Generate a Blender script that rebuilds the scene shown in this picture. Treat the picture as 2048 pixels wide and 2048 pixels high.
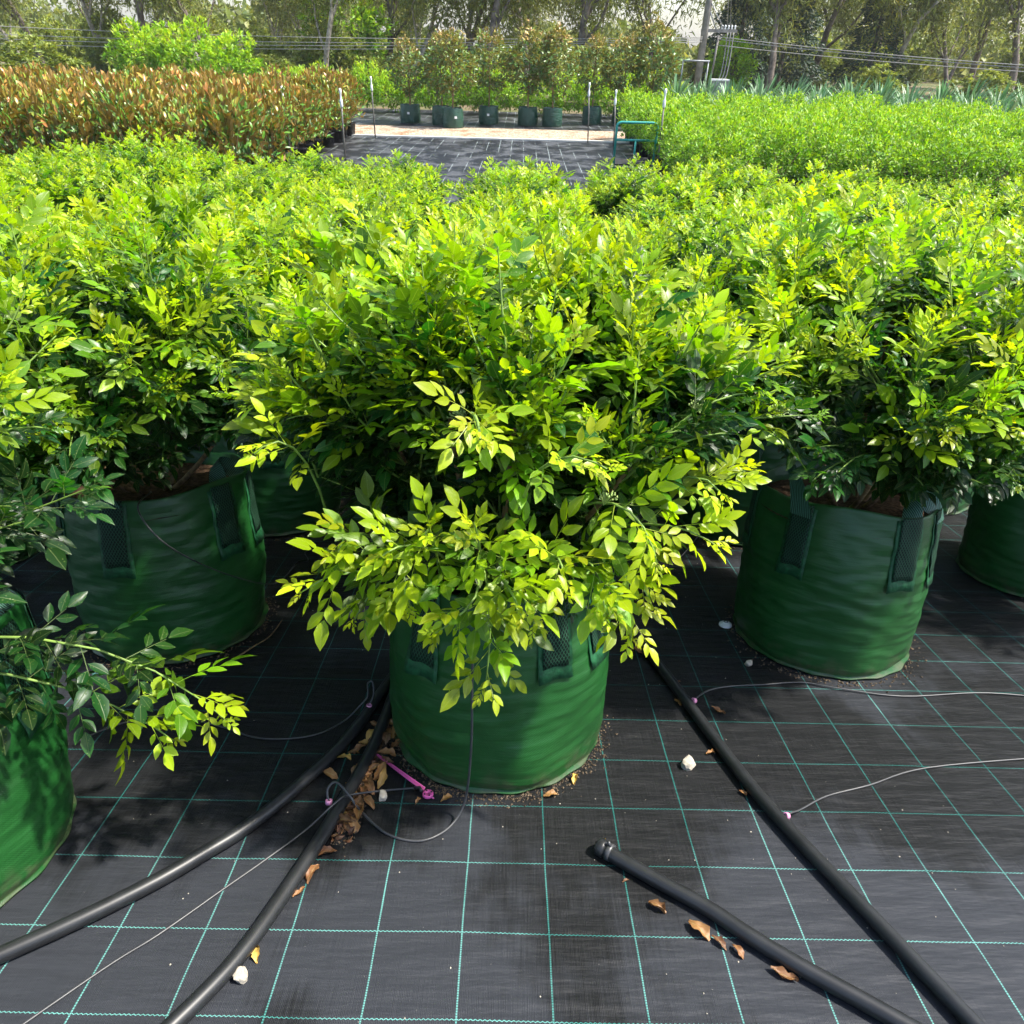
import bpy, math, random
import numpy as np
from mathutils import Vector, Matrix, noise

R = math.radians
random.seed(7)
rng = np.random.default_rng(7)
scene = bpy.context.scene
col = scene.collection
for o in list(bpy.data.objects):
    bpy.data.objects.remove(o)

# ------------------------------------------------------------------ camera, sky, sun, exposure
CAM_Z = 2.2
PITCH, ROLL, SLOPE = R(33.5), R(1.49), R(12.0)
cam_d = bpy.data.cameras.new('camera')
cam_d.sensor_width = 36.0
cam_d.lens = 36.0 * 1420 / 2048
cam_d.clip_start = 0.05
cam_d.clip_end = 2000
cam = bpy.data.objects.new('camera', cam_d)
col.objects.link(cam)
_f = Vector((0, math.cos(PITCH), -math.sin(PITCH)))
_u = Vector((0, math.sin(PITCH), math.cos(PITCH)))
_r = Vector((1, 0, 0))
CR = _r * math.cos(ROLL) + _u * math.sin(ROLL)
CU = _u * math.cos(ROLL) - _r * math.sin(ROLL)
cam.matrix_world = Matrix((
    (CR.x, CU.x, -_f.x, 0), (CR.y, CU.y, -_f.y, 0), (CR.z, CU.z, -_f.z, CAM_Z), (0, 0, 0, 1)))
scene.camera = cam

SUN_AZ, SUN_EL = R(90), R(58)          # azimuth from +Y towards +X
world = bpy.data.worlds.new('World')
scene.world = world
world.use_nodes = True
wn = world.node_tree
wn.nodes.clear()
sky = wn.nodes.new('ShaderNodeTexSky')
sky.sky_type = 'NISHITA'
sky.sun_disc = False
sky.sun_elevation = SUN_EL
sky.sun_rotation = SUN_AZ
sky.air_density = 1.0
sky.dust_density = 2.0
bg = wn.nodes.new('ShaderNodeBackground')
bg.inputs['Strength'].default_value = 0.15
wo = wn.nodes.new('ShaderNodeOutputWorld')
wn.links.new(sky.outputs[0], bg.inputs[0])
wn.links.new(bg.outputs[0], wo.inputs[0])

sun_d = bpy.data.lights.new('sun', 'SUN')
sun_d.energy = 4.3
sun_d.angle = R(2.2)
sun_d.color = (1.0, 0.95, 0.86)
sun = bpy.data.objects.new('sun', sun_d)
col.objects.link(sun)
to_sun = Vector((math.sin(SUN_AZ) * math.cos(SUN_EL), math.cos(SUN_AZ) * math.cos(SUN_EL), math.sin(SUN_EL)))
sun.rotation_euler = to_sun.to_track_quat('Z', 'Y').to_euler()
sun.location = (20, 20, 30)

scene.view_settings.view_transform = 'Standard'
scene.view_settings.look = 'None'
scene.view_settings.exposure = 1.25
scene.view_settings.gamma = 1.0
scene.view_settings.use_curve_mapping = False
scene.render.engine = 'CYCLES'
scene.cycles.use_denoising = True
scene.cycles.max_bounces = 6
scene.cycles.diffuse_bounces = 3
scene.cycles.transmission_bounces = 4
scene.cycles.glossy_bounces = 3
scene.cycles.transparent_max_bounces = 6
scene.cycles.use_adaptive_sampling = True
scene.cycles.adaptive_threshold = 0.03
scene.cycles.caustics_reflective = False
scene.cycles.caustics_refractive = False
scene.cycles.sample_clamp_indirect = 6.0

# ------------------------------------------------------------------ helpers
PLANE0 = CAM_Z - 1.4 / math.cos(SLOPE)
TANS = math.tan(SLOPE)
def zg(y):
    """height of the ground: a bank falling away from the camera, then level"""
    y = max(y, -3.0)
    a = PLANE0 - y * TANS
    return 0.5 * (a + math.sqrt(a * a + 0.0625 * 0.25))

def project(P):
    d = np.asarray(P, float) - np.array((0, 0, CAM_Z))
    z = d @ np.array(_f)
    z = np.where(np.abs(z) < 1e-6, 1e-6, z)
    return 512 + 710 * (d @ np.array(CR)) / z, 512 - 710 * (d @ np.array(CU)) / z, z

def tag(o, label=None, cat=None, group=None, kind=None):
    if label: o['label'] = label
    if cat: o['category'] = cat
    if group: o['group'] = group
    if kind: o['kind'] = kind
    return o

def empty(name, loc, rz=0.0):
    o = bpy.data.objects.new(name, None)
    o.empty_display_size = 0.1
    col.objects.link(o)
    o.location = loc
    o.rotation_euler = (0, 0, rz)
    return o

def link(name, me, parent=None):
    o = bpy.data.objects.new(name, me)
    col.objects.link(o)
    if parent is not None:
        o.parent = parent
    return o

def np_mesh(name, verts, tris=None, quads=None, mat=None, smooth=True, attr=None):
    """fast mesh from arrays; attr = {name: (N,3)}"""
    me = bpy.data.meshes.new(name)
    verts = np.asarray(verts, np.float32)
    tris = np.zeros((0, 3), np.int32) if tris is None else np.asarray(tris, np.int32).reshape(-1, 3)
    quads = np.zeros((0, 4), np.int32) if quads is None else np.asarray(quads, np.int32).reshape(-1, 4)
    nt, nq = len(tris), len(quads)
    me.vertices.add(len(verts))
    me.vertices.foreach_set('co', verts.ravel())
    me.loops.add(nt * 3 + nq * 4)
    me.loops.foreach_set('vertex_index', np.concatenate([tris.ravel(), quads.ravel()]).astype(np.int32))
    me.polygons.add(nt + nq)
    st = np.concatenate([np.arange(nt) * 3, nt * 3 + np.arange(nq) * 4]).astype(np.int32)
    me.polygons.foreach_set('loop_start', st)
    if smooth:
        me.polygons.foreach_set('use_smooth', np.ones(nt + nq, bool))
    if attr:
        for k, a in attr.items():
            la = me.attributes.new(k, 'FLOAT_VECTOR', 'POINT')
            la.data.foreach_set('vector', np.asarray(a, np.float32).ravel())
    me.update(calc_edges=True)
    if mat is not None:
        me.materials.append(mat)
    return me

class MB:
    """collects shapes into one mesh"""
    def __init__(s):
        s.v, s.f = [], []
    def add(s, v, f):
        n = len(s.v)
        s.v += [tuple(p) for p in v]
        s.f += [tuple(i + n for i in q) for q in f]
        return s
    def box(s, c, d, rz=0.0):
        x, y, z = [k / 2 for k in d]
        ca, sa = math.cos(rz), math.sin(rz)
        P = [(sx * x, sy * y, sz * z) for sz in (-1, 1) for sy in (-1, 1) for sx in (-1, 1)]
        P = [(c[0] + px * ca - py * sa, c[1] + px * sa + py * ca, c[2] + pz) for px, py, pz in P]
        return s.add(P, [(0, 2, 3, 1), (4, 5, 7, 6), (0, 1, 5, 4), (2, 6, 7, 3), (0, 4, 6, 2), (1, 3, 7, 5)])
    def tube(s, path, rad, n=8, cap=True):
        path = [Vector(p) for p in path]
        m = len(path)
        if not hasattr(rad, '__len__'):
            rad = [rad] * m
        prev = None
        V, F = [], []
        for i, p in enumerate(path):
            t = (path[min(i + 1, m - 1)] - path[max(i - 1, 0)]).normalized()
            if prev is None:
                a = Vector((0, 0, 1)) if abs(t.z) < .9 else Vector((1, 0, 0))
                nx = t.cross(a).normalized()
            else:
                nx = (prev - t * prev.dot(t)).normalized()
            ny = t.cross(nx)
            prev = nx
            for k in range(n):
                an = 2 * math.pi * k / n
                V.append(p + (nx * math.cos(an) + ny * math.sin(an)) * rad[i])
        for i in range(m - 1):
            for k in range(n):
                k2 = (k + 1) % n
                F.append((i * n + k, i * n + k2, (i + 1) * n + k2, (i + 1) * n + k))
        if cap:
            F.append(tuple(range(n - 1, -1, -1)))
            F.append(tuple((m - 1) * n + k for k in range(n)))
        return s.add(V, F)
    def lathe(s, prof, n=24, c=(0, 0, 0), cap=False):
        V = [(c[0] + r * math.cos(2 * math.pi * k / n), c[1] + r * math.sin(2 * math.pi * k / n), c[2] + z) for r, z in prof for k in range(n)]
        F = [(i * n + k, i * n + (k + 1) % n, (i + 1) * n + (k + 1) % n, (i + 1) * n + k) for i in range(len(prof) - 1) for k in range(n)]
        if cap:
            F.append(tuple(range(n - 1, -1, -1)))
            F.append(tuple((len(prof) - 1) * n + k for k in range(n)))
        return s.add(V, F)
    def mesh(s, name, mat, smooth=True):
        me = bpy.data.meshes.new(name)
        me.from_pydata(s.v, [], s.f)
        if smooth:
            me.polygons.foreach_set('use_smooth', [True] * len(me.polygons))
        me.materials.append(mat)
        me.update()
        return me
    def build(s, name, mat, parent=None, smooth=True):
        return link(name, s.mesh(name, mat, smooth), parent)

def smooth_path(pts, k=6):
    pts = [Vector(p) for p in pts]
    out = []
    for i in range(len(pts) - 1):
        p0, p1, p2, p3 = pts[max(i - 1, 0)], pts[i], pts[i + 1], pts[min(i + 2, len(pts) - 1)]
        for j in range(k):
            t = j / k
            out.append(0.5 * ((2 * p1) + (p2 - p0) * t + (2 * p0 - 5 * p1 + 4 * p2 - p3) * t * t + (3 * p1 - p0 - 3 * p2 + p3) * t ** 3))
    out.append(pts[-1])
    return out

# ------------------------------------------------------------------ materials
class NT:
    def __init__(s, name):
        s.m = bpy.data.materials.new(name)
        s.m.use_nodes = True
        s.t = s.m.node_tree
        s.t.nodes.clear()
        s.out = s.t.nodes.new('ShaderNodeOutputMaterial')
    def n(s, typ, **kw):
        nd = s.t.nodes.new(typ)
        for k, v in kw.items():
            setattr(nd, k, v)
        return nd
    def put(s, sock, v):
        if isinstance(v, bpy.types.NodeSocket):
            s.t.links.new(v, sock)
        elif v is not None:
            if sock.type == 'RGBA' and len(v) == 3:
                v = (*v, 1)
            sock.default_value = v
    def math(s, op, a, b=None, c=None, clamp=False):
        nd = s.n('ShaderNodeMath', operation=op, use_clamp=clamp)
        for i, v in enumerate((a, b, c)):
            if v is not None:
                s.put(nd.inputs[i], v)
        return nd.outputs[0]
    def mix(s, fac, a, b, typ='MIX'):
        nd = s.n('ShaderNodeMix', data_type='RGBA', blend_type=typ)
        s.put(nd.inputs[0], fac); s.put(nd.inputs[6], a); s.put(nd.inputs[7], b)
        return nd.outputs[2]
    def noise(s, vec, scale, detail=3, rough=.55, dim='3D'):
        nd = s.n('ShaderNodeTexNoise', noise_dimensions=dim)
        s.put(nd.inputs['Vector'], vec)
        nd.inputs['Scale'].default_value = scale
        nd.inputs['Detail'].default_value = detail
        nd.inputs['Roughness'].default_value = rough
        return nd.outputs[0]
    def vor(s, vec, scale, feat='F1'):
        nd = s.n('ShaderNodeTexVoronoi', feature=feat)
        s.put(nd.inputs['Vector'], vec)
        nd.inputs['Scale'].default_value = scale
        return nd
    def scalev(s, vec, v):
        nd = s.n('ShaderNodeVectorMath', operation='MULTIPLY')
        s.put(nd.inputs[0], vec)
        nd.inputs[1].default_value = v
        return nd.outputs[0]
    def ramp(s, fac, stops, mode='LINEAR'):
        nd = s.n('ShaderNodeValToRGB')
        nd.color_ramp.interpolation = mode
        el = nd.color_ramp.elements
        while len(el) < len(stops):
            el.new(0.5)
        for e, (p, c) in zip(el, stops):
            e.position = p
            e.color = (*c, 1) if len(c) == 3 else c
        s.put(nd.inputs[0], fac)
        return nd.outputs[0]
    def sstep(s, x, a, b):
        nd = s.n('ShaderNodeMapRange', interpolation_type='SMOOTHSTEP')
        s.put(nd.inputs[0], x)
        nd.inputs[1].default_value = a
        nd.inputs[2].default_value = b
        return nd.outputs[0]
    def bump(s, h, strength=.3, dist=.01):
        nd = s.n('ShaderNodeBump')
        nd.inputs['Strength'].default_value = strength
        nd.inputs['Distance'].default_value = dist
        s.put(nd.inputs['Height'], h)
        return nd.outputs[0]
    def bsdf(s, color, rough=.5, spec=.5, normal=None, metal=0.0, coat=None):
        b = s.n('ShaderNodeBsdfPrincipled')
        s.put(b.inputs['Base Color'], color)
        s.put(b.inputs['Roughness'], rough)
        s.put(b.inputs['Metallic'], metal)
        s.put(b.inputs['Specular IOR Level'], spec)
        if normal is not None:
            s.put(b.inputs['Normal'], normal)
        return b.outputs[0]
    def done(s, sh):
        s.t.links.new(sh, s.out.inputs['Surface'])
        return s.m

def tc(nt, which='Object'):
    return nt.n('ShaderNodeTexCoord').outputs[which]

def simple(name, color, rough=.5, spec=.4, var=.25, scale=30, metal=0.0, bump=0.0):
    nt = NT(name)
    p = tc(nt)
    f = nt.noise(p, scale)
    c2 = tuple(min(1, k * (1 + var)) for k in color)
    c1 = tuple(k * (1 - var) for k in color)
    c = nt.mix(nt.sstep(f, .3, .7), c1, c2)
    nrm = nt.bump(f, bump, .01) if bump else None
    return nt.done(nt.bsdf(c, rough, spec, nrm, metal))

def leaf_mat(name, stops, rough=.34, trans=.42, tint=(1.35, 1.25, .45), back=None, drops=False, spec=.5, var=.25):
    """attribute lf = (age, across -1..1, random)"""
    nt = NT(name)
    at = nt.n('ShaderNodeAttribute', attribute_name='lf')
    sp = nt.n('ShaderNodeSeparateXYZ')
    nt.put(sp.inputs[0], at.outputs['Vector'])
    age, ax, rnd = sp.outputs
    c = nt.ramp(age, stops)
    hs = nt.n('ShaderNodeHueSaturation')
    nt.put(hs.inputs['Hue'], nt.math('MULTIPLY_ADD', rnd, .03, .485))
    nt.put(hs.inputs['Value'], nt.math('MULTIPLY_ADD', rnd, 2 * var, 1 - var))
    nt.put(hs.inputs['Color'], c)
    c = hs.outputs[0]
    vein = nt.sstep(nt.math('ABSOLUTE', ax), .10, .0)
    c = nt.mix(nt.math('MULTIPLY', vein, .35), c, nt.mix(.5, c, (.55, .62, .25)))
    rgh = rough
    nrm = None
    if drops:
        v = nt.vor(tc(nt), 150)
        d = nt.sstep(v.outputs[0], .30, .18)
        sepr = nt.n('ShaderNodeSeparateColor')
        nt.put(sepr.inputs[0], v.outputs['Color'])
        d = nt.math('MULTIPLY', d, nt.math('GREATER_THAN', sepr.outputs[0], .45))
        nrm = nt.bump(nt.math('ADD', nt.math('MULTIPLY', d, .7), nt.math('MULTIPLY', vein, -.4)), .35, .002)
        rgh = nt.math('MULTIPLY_ADD', d, -.2, rough)
        c = nt.mix(nt.math('MULTIPLY', d, .14), c, (.6, .75, .25))
    if back is not None:
        g = nt.n('ShaderNodeNewGeometry')
        c = nt.mix(g.outputs['Backfacing'], c, back)
    b = nt.bsdf(c, rgh, spec, nrm)
    tr = nt.n('ShaderNodeBsdfTranslucent')
    nt.put(tr.inputs[0], nt.mix(1.0, c, tint, 'MULTIPLY'))
    mx = nt.n('ShaderNodeMixShader')
    mx.inputs[0].default_value = trans
    nt.t.links.new(b, mx.inputs[1])
    nt.t.links.new(tr.outputs[0], mx.inputs[2])
    return nt.done(mx.outputs[0])

M = {}
M['leaf'] = leaf_mat('jessamine_leaf', [(0, (.011, .048, .010)), (.25, (.025, .105, .010)), (.55, (.20, .35, .006)), (1, (.54, .62, .014))], drops=True, var=.36, rough=.36, spec=.45, trans=.5, tint=(1.3, 1.35, .3))
M['far_leaf'] = leaf_mat('hedge_leaf', [(0, (.025, .09, .010)), (.5, (.15, .32, .012)), (1, (.38, .56, .02))], rough=.5)
M['lime_leaf'] = leaf_mat('golden_hedge_leaf', [(0, (.05, .15, .012)), (.5, (.22, .42, .015)), (1, (.46, .60, .025))], rough=.5)
M['magnolia'] = leaf_mat('magnolia_leaf', [(0, (.04, .13, .018)), (.55, (.12, .25, .025)), (.8, (.26, .29, .03)), (1, (.50, .20, .045))], rough=.34, trans=.2, back=(.30, .19, .05), spec=.5, var=.45)
M['bronze'] = leaf_mat('bronze_leaf', [(0, (.06, .15, .028)), (.8, (.18, .28, .05)), (1, (.42, .26, .07))], rough=.36, trans=.25, back=(.20, .19, .065), spec=.6)
M['gum'] = leaf_mat('gum_leaf', [(0, (.09, .13, .03)), (.5, (.20, .24, .055)), (1, (.38, .37, .08))], rough=.5, trans=.42, tint=(1.2, 1.1, .6))
M['wattle'] = leaf_mat('scrub_leaf', [(0, (.07, .11, .025)), (.5, (.17, .23, .045)), (1, (.34, .38, .07))], rough=.55, trans=.35)
M['pine'] = leaf_mat('conifer_leaf', [(0, (.012, .04, .022)), (1, (.03, .09, .045))], rough=.55, trans=.2, tint=(1, 1.1, .7))
M['agave'] = leaf_mat('agave_leaf', [(0, (.07, .17, .07)), (1, (.19, .33, .15))], rough=.45, trans=.2, tint=(1, 1.1, .8))
M['stem'] = simple('woody_stem', (.20, .13, .065), .7, .3, .35, 60, bump=.3)
M['twig'] = simple('green_twig', (.17, .27, .05), .5, .4, .3, 20)
M['bark'] = simple('gum_bark', (.14, .115, .095), .85, .2, .5, 4, bump=.4)
M['palebark'] = simple('pale_bark', (.34, .30, .25), .8, .2, .4, 5, bump=.3)
M['bud'] = simple('flower_bud', (.30, .40, .12), .5, .4, .2, 50)
M['soil'] = simple('potting_mix', (.05, .03, .018), .95, .1, .6, 70, bump=.8)
M['grit'] = simple('soil_grit', (.10, .075, .05), .95, .1, .7, 90)
M['pipe'] = simple('poly_pipe', (.013, .014, .015), .42, .5, .2, 25)
M['tube'] = simple('drip_tubing', (.045, .046, .048), .38, .5, .15, 20)
M['pink'] = simple('pink_plastic', (.62, .10, .33), .4, .5, .1, 30)
M['pinkpale'] = simple('pale_pink_plastic', (.70, .28, .46), .4, .5, .1, 30)
M['stone'] = simple('pale_stone', (.40, .36, .29), .9, .2, .2, 45, bump=.5)
M['whiteplastic'] = simple('white_plastic', (.75, .75, .74), .4, .5, .06, 10)
M['deadleaf'] = leaf_mat('dead_leaf', [(0, (.06, .028, .014)), (.5, (.26, .12, .042)), (1, (.50, .31, .07))], rough=.55, trans=.12, tint=(1.1, .9, .5))
M['poleg'] = simple('riser_pole', (.16, .15, .13), .6, .4, .3, 8)
M['trolley'] = simple('teal_paint', (.03, .30, .25), .4, .5, .1, 12)
M['rubber'] = simple('rubber', (.02, .02, .02), .8, .3, .2, 20)
M['blackpot'] = simple('black_pot', (.012, .012, .013), .5, .4, .25, 12)
M['timber'] = simple('weathered_pole', (.24, .22, .20), .85, .2, .3, 3, bump=.3)
M['wire'] = simple('cable', (.30, .29, .27), .5, .4, .1, 2)
M['steel'] = simple('grey_steel', (.22, .23, .24), .5, .5, .2, 6, metal=.2)
M['edging'] = simple('pale_edging', (.75, .71, .62), .85, .2, .1, 5)

def bag_material(name, base, light, labelled=False):
    nt = NT(name)
    p = tc(nt)
    wr = nt.noise(nt.scalev(p, (2.2, 2.2, 26)), 3.2, 4, .6)
    big = nt.noise(p, 5, 3)
    c = nt.mix(nt.math('MULTIPLY', nt.sstep(wr, .3, .8), .5), base, light)
    c = nt.mix(nt.sstep(big, .55, .8), c, tuple(k * .7 for k in base))
    # tape weave: tiny crossing ribs
    uv = nt.n('ShaderNodeUVMap', uv_map='UVMap').outputs[0]
    sp = nt.n('ShaderNodeSeparateXYZ')
    nt.put(sp.inputs[0], uv)
    a = nt.math('SINE', nt.math('MULTIPLY', sp.outputs[0], 1150))
    b = nt.math('SINE', nt.math('MULTIPLY', sp.outputs[1], 1150))
    w = nt.math('MULTIPLY', a, b)
    c = nt.mix(nt.math('MULTIPLY', nt.sstep(w, .5, 1), .35), c, light)
    # dust and splash near the seam at the foot
    dirt = nt.math('MULTIPLY', nt.sstep(sp.outputs[1], .10, .0), nt.sstep(nt.noise(p, 22, 4), .42, .65))
    c = nt.mix(nt.math('MULTIPLY', dirt, .55), c, (.09, .085, .05))
    h = nt.math('ADD', nt.math('MULTIPLY', wr, .8), nt.math('MULTIPLY', w, .05))
    rg = nt.math('MULTIPLY_ADD', big, .25, .27)
    return nt.done(nt.bsdf(c, rg, .45, nt.bump(h, .28, .009)))
M['bag'] = bag_material('woven_bag', (.008, .064, .011), (.015, .092, .020))
M['bag_dusty'] = bag_material('sun_faded_bag', (.018, .062, .040), (.035, .088, .060))
M['patch'] = simple('bag_patch', (.012, .080, .030), .5, .35, .35, 60, bump=.3)

def web_material():
    nt = NT('net_webbing')
    uv = nt.n('ShaderNodeUVMap', uv_map='UVMap').outputs[0]
    sp = nt.n('ShaderNodeSeparateXYZ')
    nt.put(sp.inputs[0], uv)
    d1 = nt.math('SINE', nt.math('MULTIPLY', nt.math('ADD', nt.math('MULTIPLY', sp.outputs[0], 1.7), sp.outputs[1]), 400))
    d2 = nt.math('SINE', nt.math('MULTIPLY', nt.math('SUBTRACT', nt.math('MULTIPLY', sp.outputs[0], 1.7), sp.outputs[1]), 400))
    k = nt.sstep(nt.math('MAXIMUM', d1, d2), .55, .9)
    c = nt.mix(k, (.002, .006, .004), (.024, .085, .045))
    return nt.done(nt.bsdf(c, .6, .2, nt.bump(k, .5, .002)))
M['web'] = web_material()

def strap_material():
    nt = NT('strap_webbing')
    uv = nt.n('ShaderNodeUVMap', uv_map='UVMap').outputs[0]
    sp = nt.n('ShaderNodeSeparateXYZ')
    nt.put(sp.inputs[0], uv)
    d1 = nt.math('SINE', nt.math('MULTIPLY', nt.math('ADD', nt.math('MULTIPLY', sp.outputs[0], 2.2), sp.outputs[1]), 420))
    k = nt.sstep(d1, -.1, .5)
    c = nt.mix(k, (.008, .028, .018), (.085, .21, .15))
    return nt.done(nt.bsdf(c, .5, .35, nt.bump(k, .5, .002)))
M['strap'] = strap_material()

def mat_material(name, W, L, x0, d0, near=True):
    nt = NT(name)
    uv = nt.n('ShaderNodeUVMap', uv_map='UVMap').outputs[0]
    sp = nt.n('ShaderNodeSeparateXYZ')
    nt.put(sp.inputs[0], uv)
    u, v = sp.outputs[0], sp.outputs[1]
    # threads
    th = nt.noise(nt.scalev(uv, (420, 9, 1)), 1.0, 2, .5, '2D')
    th2 = nt.noise(nt.scalev(uv, (9, 300, 1)), 1.0, 2, .5, '2D')
    rib = nt.math('SINE', nt.math('MULTIPLY', u, 1900))
    c = nt.mix(nt.sstep(th, .3, .75), (.006, .0065, .007), (.013, .0135, .0145))
    c = nt.mix(nt.math('MULTIPLY', nt.sstep(th2, .55, .8), .35), c, (.04, .04, .04))
    # dry dusty film with frayed wet edges
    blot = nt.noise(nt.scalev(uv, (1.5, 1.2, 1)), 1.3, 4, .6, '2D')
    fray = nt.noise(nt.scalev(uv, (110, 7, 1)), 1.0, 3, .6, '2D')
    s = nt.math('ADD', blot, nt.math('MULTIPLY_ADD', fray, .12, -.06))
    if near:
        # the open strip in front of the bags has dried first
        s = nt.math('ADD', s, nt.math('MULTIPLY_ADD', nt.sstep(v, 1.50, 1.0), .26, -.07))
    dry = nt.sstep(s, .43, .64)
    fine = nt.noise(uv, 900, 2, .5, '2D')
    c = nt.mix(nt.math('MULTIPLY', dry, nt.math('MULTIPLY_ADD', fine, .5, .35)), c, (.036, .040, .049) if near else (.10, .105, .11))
    specks = nt.sstep(nt.vor(uv, 38).outputs[0], .035, .02)
    c = nt.mix(nt.math('MULTIPLY', specks, .5), c, (.28, .27, .24))
    # woven marker lines, drifting a little as the mat lies
    wob = nt.math('MULTIPLY_ADD', nt.noise(uv, 2.3, 2, .5, '2D'), .010, -.005)
    u = nt.math('ADD', u, wob)
    v = nt.math('ADD', v, nt.math('MULTIPLY', wob, -.8))
    zig = nt.math('PINGPONG', u, .0045)
    vv = nt.math('ADD', v, nt.math('MULTIPLY', nt.math('SUBTRACT', zig, .00225), .55))
    du = nt.math('PINGPONG', nt.math('SUBTRACT', u, x0 - 40 * W), W / 2)
    fu = nt.math('SUBTRACT', nt.math('PINGPONG', nt.math('SUBTRACT', u, x0 - 40 * W), W), 0)
    # distance to the nearest line
    mu = nt.math('ABSOLUTE', nt.math('SUBTRACT', nt.math('FLOORED_MODULO', nt.math('SUBTRACT', u, x0 - W / 2), W), W / 2))
    mv = nt.math('ABSOLUTE', nt.math('SUBTRACT', nt.math('FLOORED_MODULO', nt.math('SUBTRACT', vv, d0 - L / 2), L), L / 2))
    wd = .0018 if near else .006
    lu = nt.sstep(mu, wd * 1.1, wd * .7)
    lv = nt.sstep(mv, wd * .62, wd * .40)
    ladder = nt.math('MULTIPLY_ADD', nt.sstep(nt.math('SINE', nt.math('MULTIPLY', v, 1250)), -.3, .4), .6, .4)
    if near:
        lu = nt.math('MULTIPLY', lu, ladder)
    worn = nt.math('MULTIPLY_ADD', nt.noise(uv, 14, 3, .5, '2D'), .6, .45, clamp=True)
    ln = nt.math('MULTIPLY', nt.math('MAXIMUM', lu, lv), worn)
    lc = nt.mix(dry, (.018, .16, .14), (.13, .38, .34)) if near else (.36, .42, .40)
    if not near:
        ln = nt.math('MULTIPLY', ln, nt.sstep(nt.noise(uv, .9, 3, .6, '2D'), .42, .60))
    c = nt.mix(ln, c, lc)
    rg = nt.math('MULTIPLY_ADD', dry, .05, .50)
    h = nt.math('ADD', nt.math('MULTIPLY', th, .6), nt.math('ADD', nt.math('MULTIPLY', rib, .12), nt.math('MULTIPLY', ln, .5)))
    h = nt.math('ADD', h, nt.math('MULTIPLY', nt.noise(nt.scalev(uv, (3, 14, 1)), 2.0, 3, .5, '2D'), 5.0))
    return nt.done(nt.bsdf(c, rg, .22, nt.bump(nt.noise(nt.scalev(uv, (1.3, 3.2, 1)), 1.6, 3, .55, '2D'), .6, .035) if False else nt.bump(h, .35, .004)))
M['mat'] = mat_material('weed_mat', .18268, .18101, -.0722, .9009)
M['mat2'] = mat_material('weed_mat_open_bed', .30, .90, 0.05, 0.2, near=False)

def ground_material():
    nt = NT('leaf_litter_ground')
    p = tc(nt)
    a = nt.noise(p, .35, 5)
    b = nt.noise(p, 9, 4)
    c = nt.mix(nt.sstep(a, .35, .65), (.16, .12, .075), (.07, .10, .03))
    c = nt.mix(nt.sstep(b, .5, .75), c, (.20, .16, .09))
    return nt.done(nt.bsdf(c, .95, .1, nt.bump(b, .6, .05)))
M['ground'] = ground_material()
def gravel_material():
    nt = NT('gravel_path')
    p = tc(nt)
    v = nt.vor(p, 22)
    sepr = nt.n('ShaderNodeSeparateColor')
    nt.put(sepr.inputs[0], v.outputs['Color'])
    c = nt.ramp(sepr.outputs[0], [(0, (.22, .15, .10)), (.5, (.38, .29, .20)), (1, (.52, .45, .36))])
    c = nt.mix(nt.sstep(nt.noise(p, 1.6, 4), .5, .7), c, (.26, .15, .08))
    return nt.done(nt.bsdf(c, .95, .1, nt.bump(v.outputs[0], .8, .03)))
M['gravel'] = gravel_material()

# ------------------------------------------------------------------ the setting
def sheet(name, xs, ys, lift, mat, uvf=None, kind='structure', zf=zg):
    """a sheet lying lift above the ground; the UV map is in metres along the mat"""
    arc = [0.0]
    for i in range(1, len(ys)):
        arc.append(arc[-1] + math.hypot(ys[i] - ys[i - 1], zf(ys[i]) - zf(ys[i - 1])))
    V, F, U = [], [], []
    nx = len(xs)
    for j, y in enumerate(ys):
        for x in xs:
            V.append((x, y, zf(y) + lift))
            U.append((x, arc[j]))
    for j in range(len(ys) - 1):
        for i in range(nx - 1):
            F.append((j * nx + i, j * nx + i + 1, (j + 1) * nx + i + 1, (j + 1) * nx + i))
    me = bpy.data.meshes.new(name)
    me.from_pydata(V, [], F)
    uvl = me.uv_layers.new(name='UVMap')
    for lp in me.loops:
        u, v = U[lp.vertex_index]
        uvl.data[lp.index].uv = uvf(u, v) if uvf else (u, v)
    me.polygons.foreach_set('use_smooth', [True] * len(me.polygons))
    me.materials.append(mat)
    o = link(name, me)
    o['kind'] = kind
    return o

gys = [-60, -20, -8, -3] + [k * .25 for k in range(-11, 33)] + [10, 15, 20, 26, 32, 45, 70, 120, 260, 700]
sheet('ground', [-700, -200, -60, -20, -8, 0, 8, 20, 60, 200, 700], gys, -0.012, M['ground'])

# near mat: v is the distance along the bank from the foot of the camera's perpendicular
mys = [-2.8 + .2 * k for k in range(66)]
foot_y = -1.4 * math.sin(SLOPE)
y0arc = (foot_y - mys[0]) / math.cos(SLOPE)
yaw = R(-.47)
def near_uv(u, v):
    b = v - y0arc
    return (math.cos(yaw) * u - math.sin(yaw) * b, math.sin(yaw) * u + math.cos(yaw) * b)
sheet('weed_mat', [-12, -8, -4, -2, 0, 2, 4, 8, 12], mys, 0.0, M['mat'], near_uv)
sheet('weed_mat_open_bed', [-16, -8, 0, 8, 16], [10.36, 14, 18, 21.35], 0.006, M['mat2'])
sheet('gravel_path', [-30, -10, 0, 10, 30], [21.0, 22.5, 24.6], 0.0, M['gravel'])
sheet('weed_mat_far_bed', [-24, -8, 0, 8, 24], [24.4, 26, 30.5], 0.006, M['mat2'])
e = MB().box((-.5, 21.38, .02), (13.0, .09, .05)).build('edging_strip', M['edging'], smooth=False)
tag(e, 'pale edging strip between dark mat and gravel path', 'edging')

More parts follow.
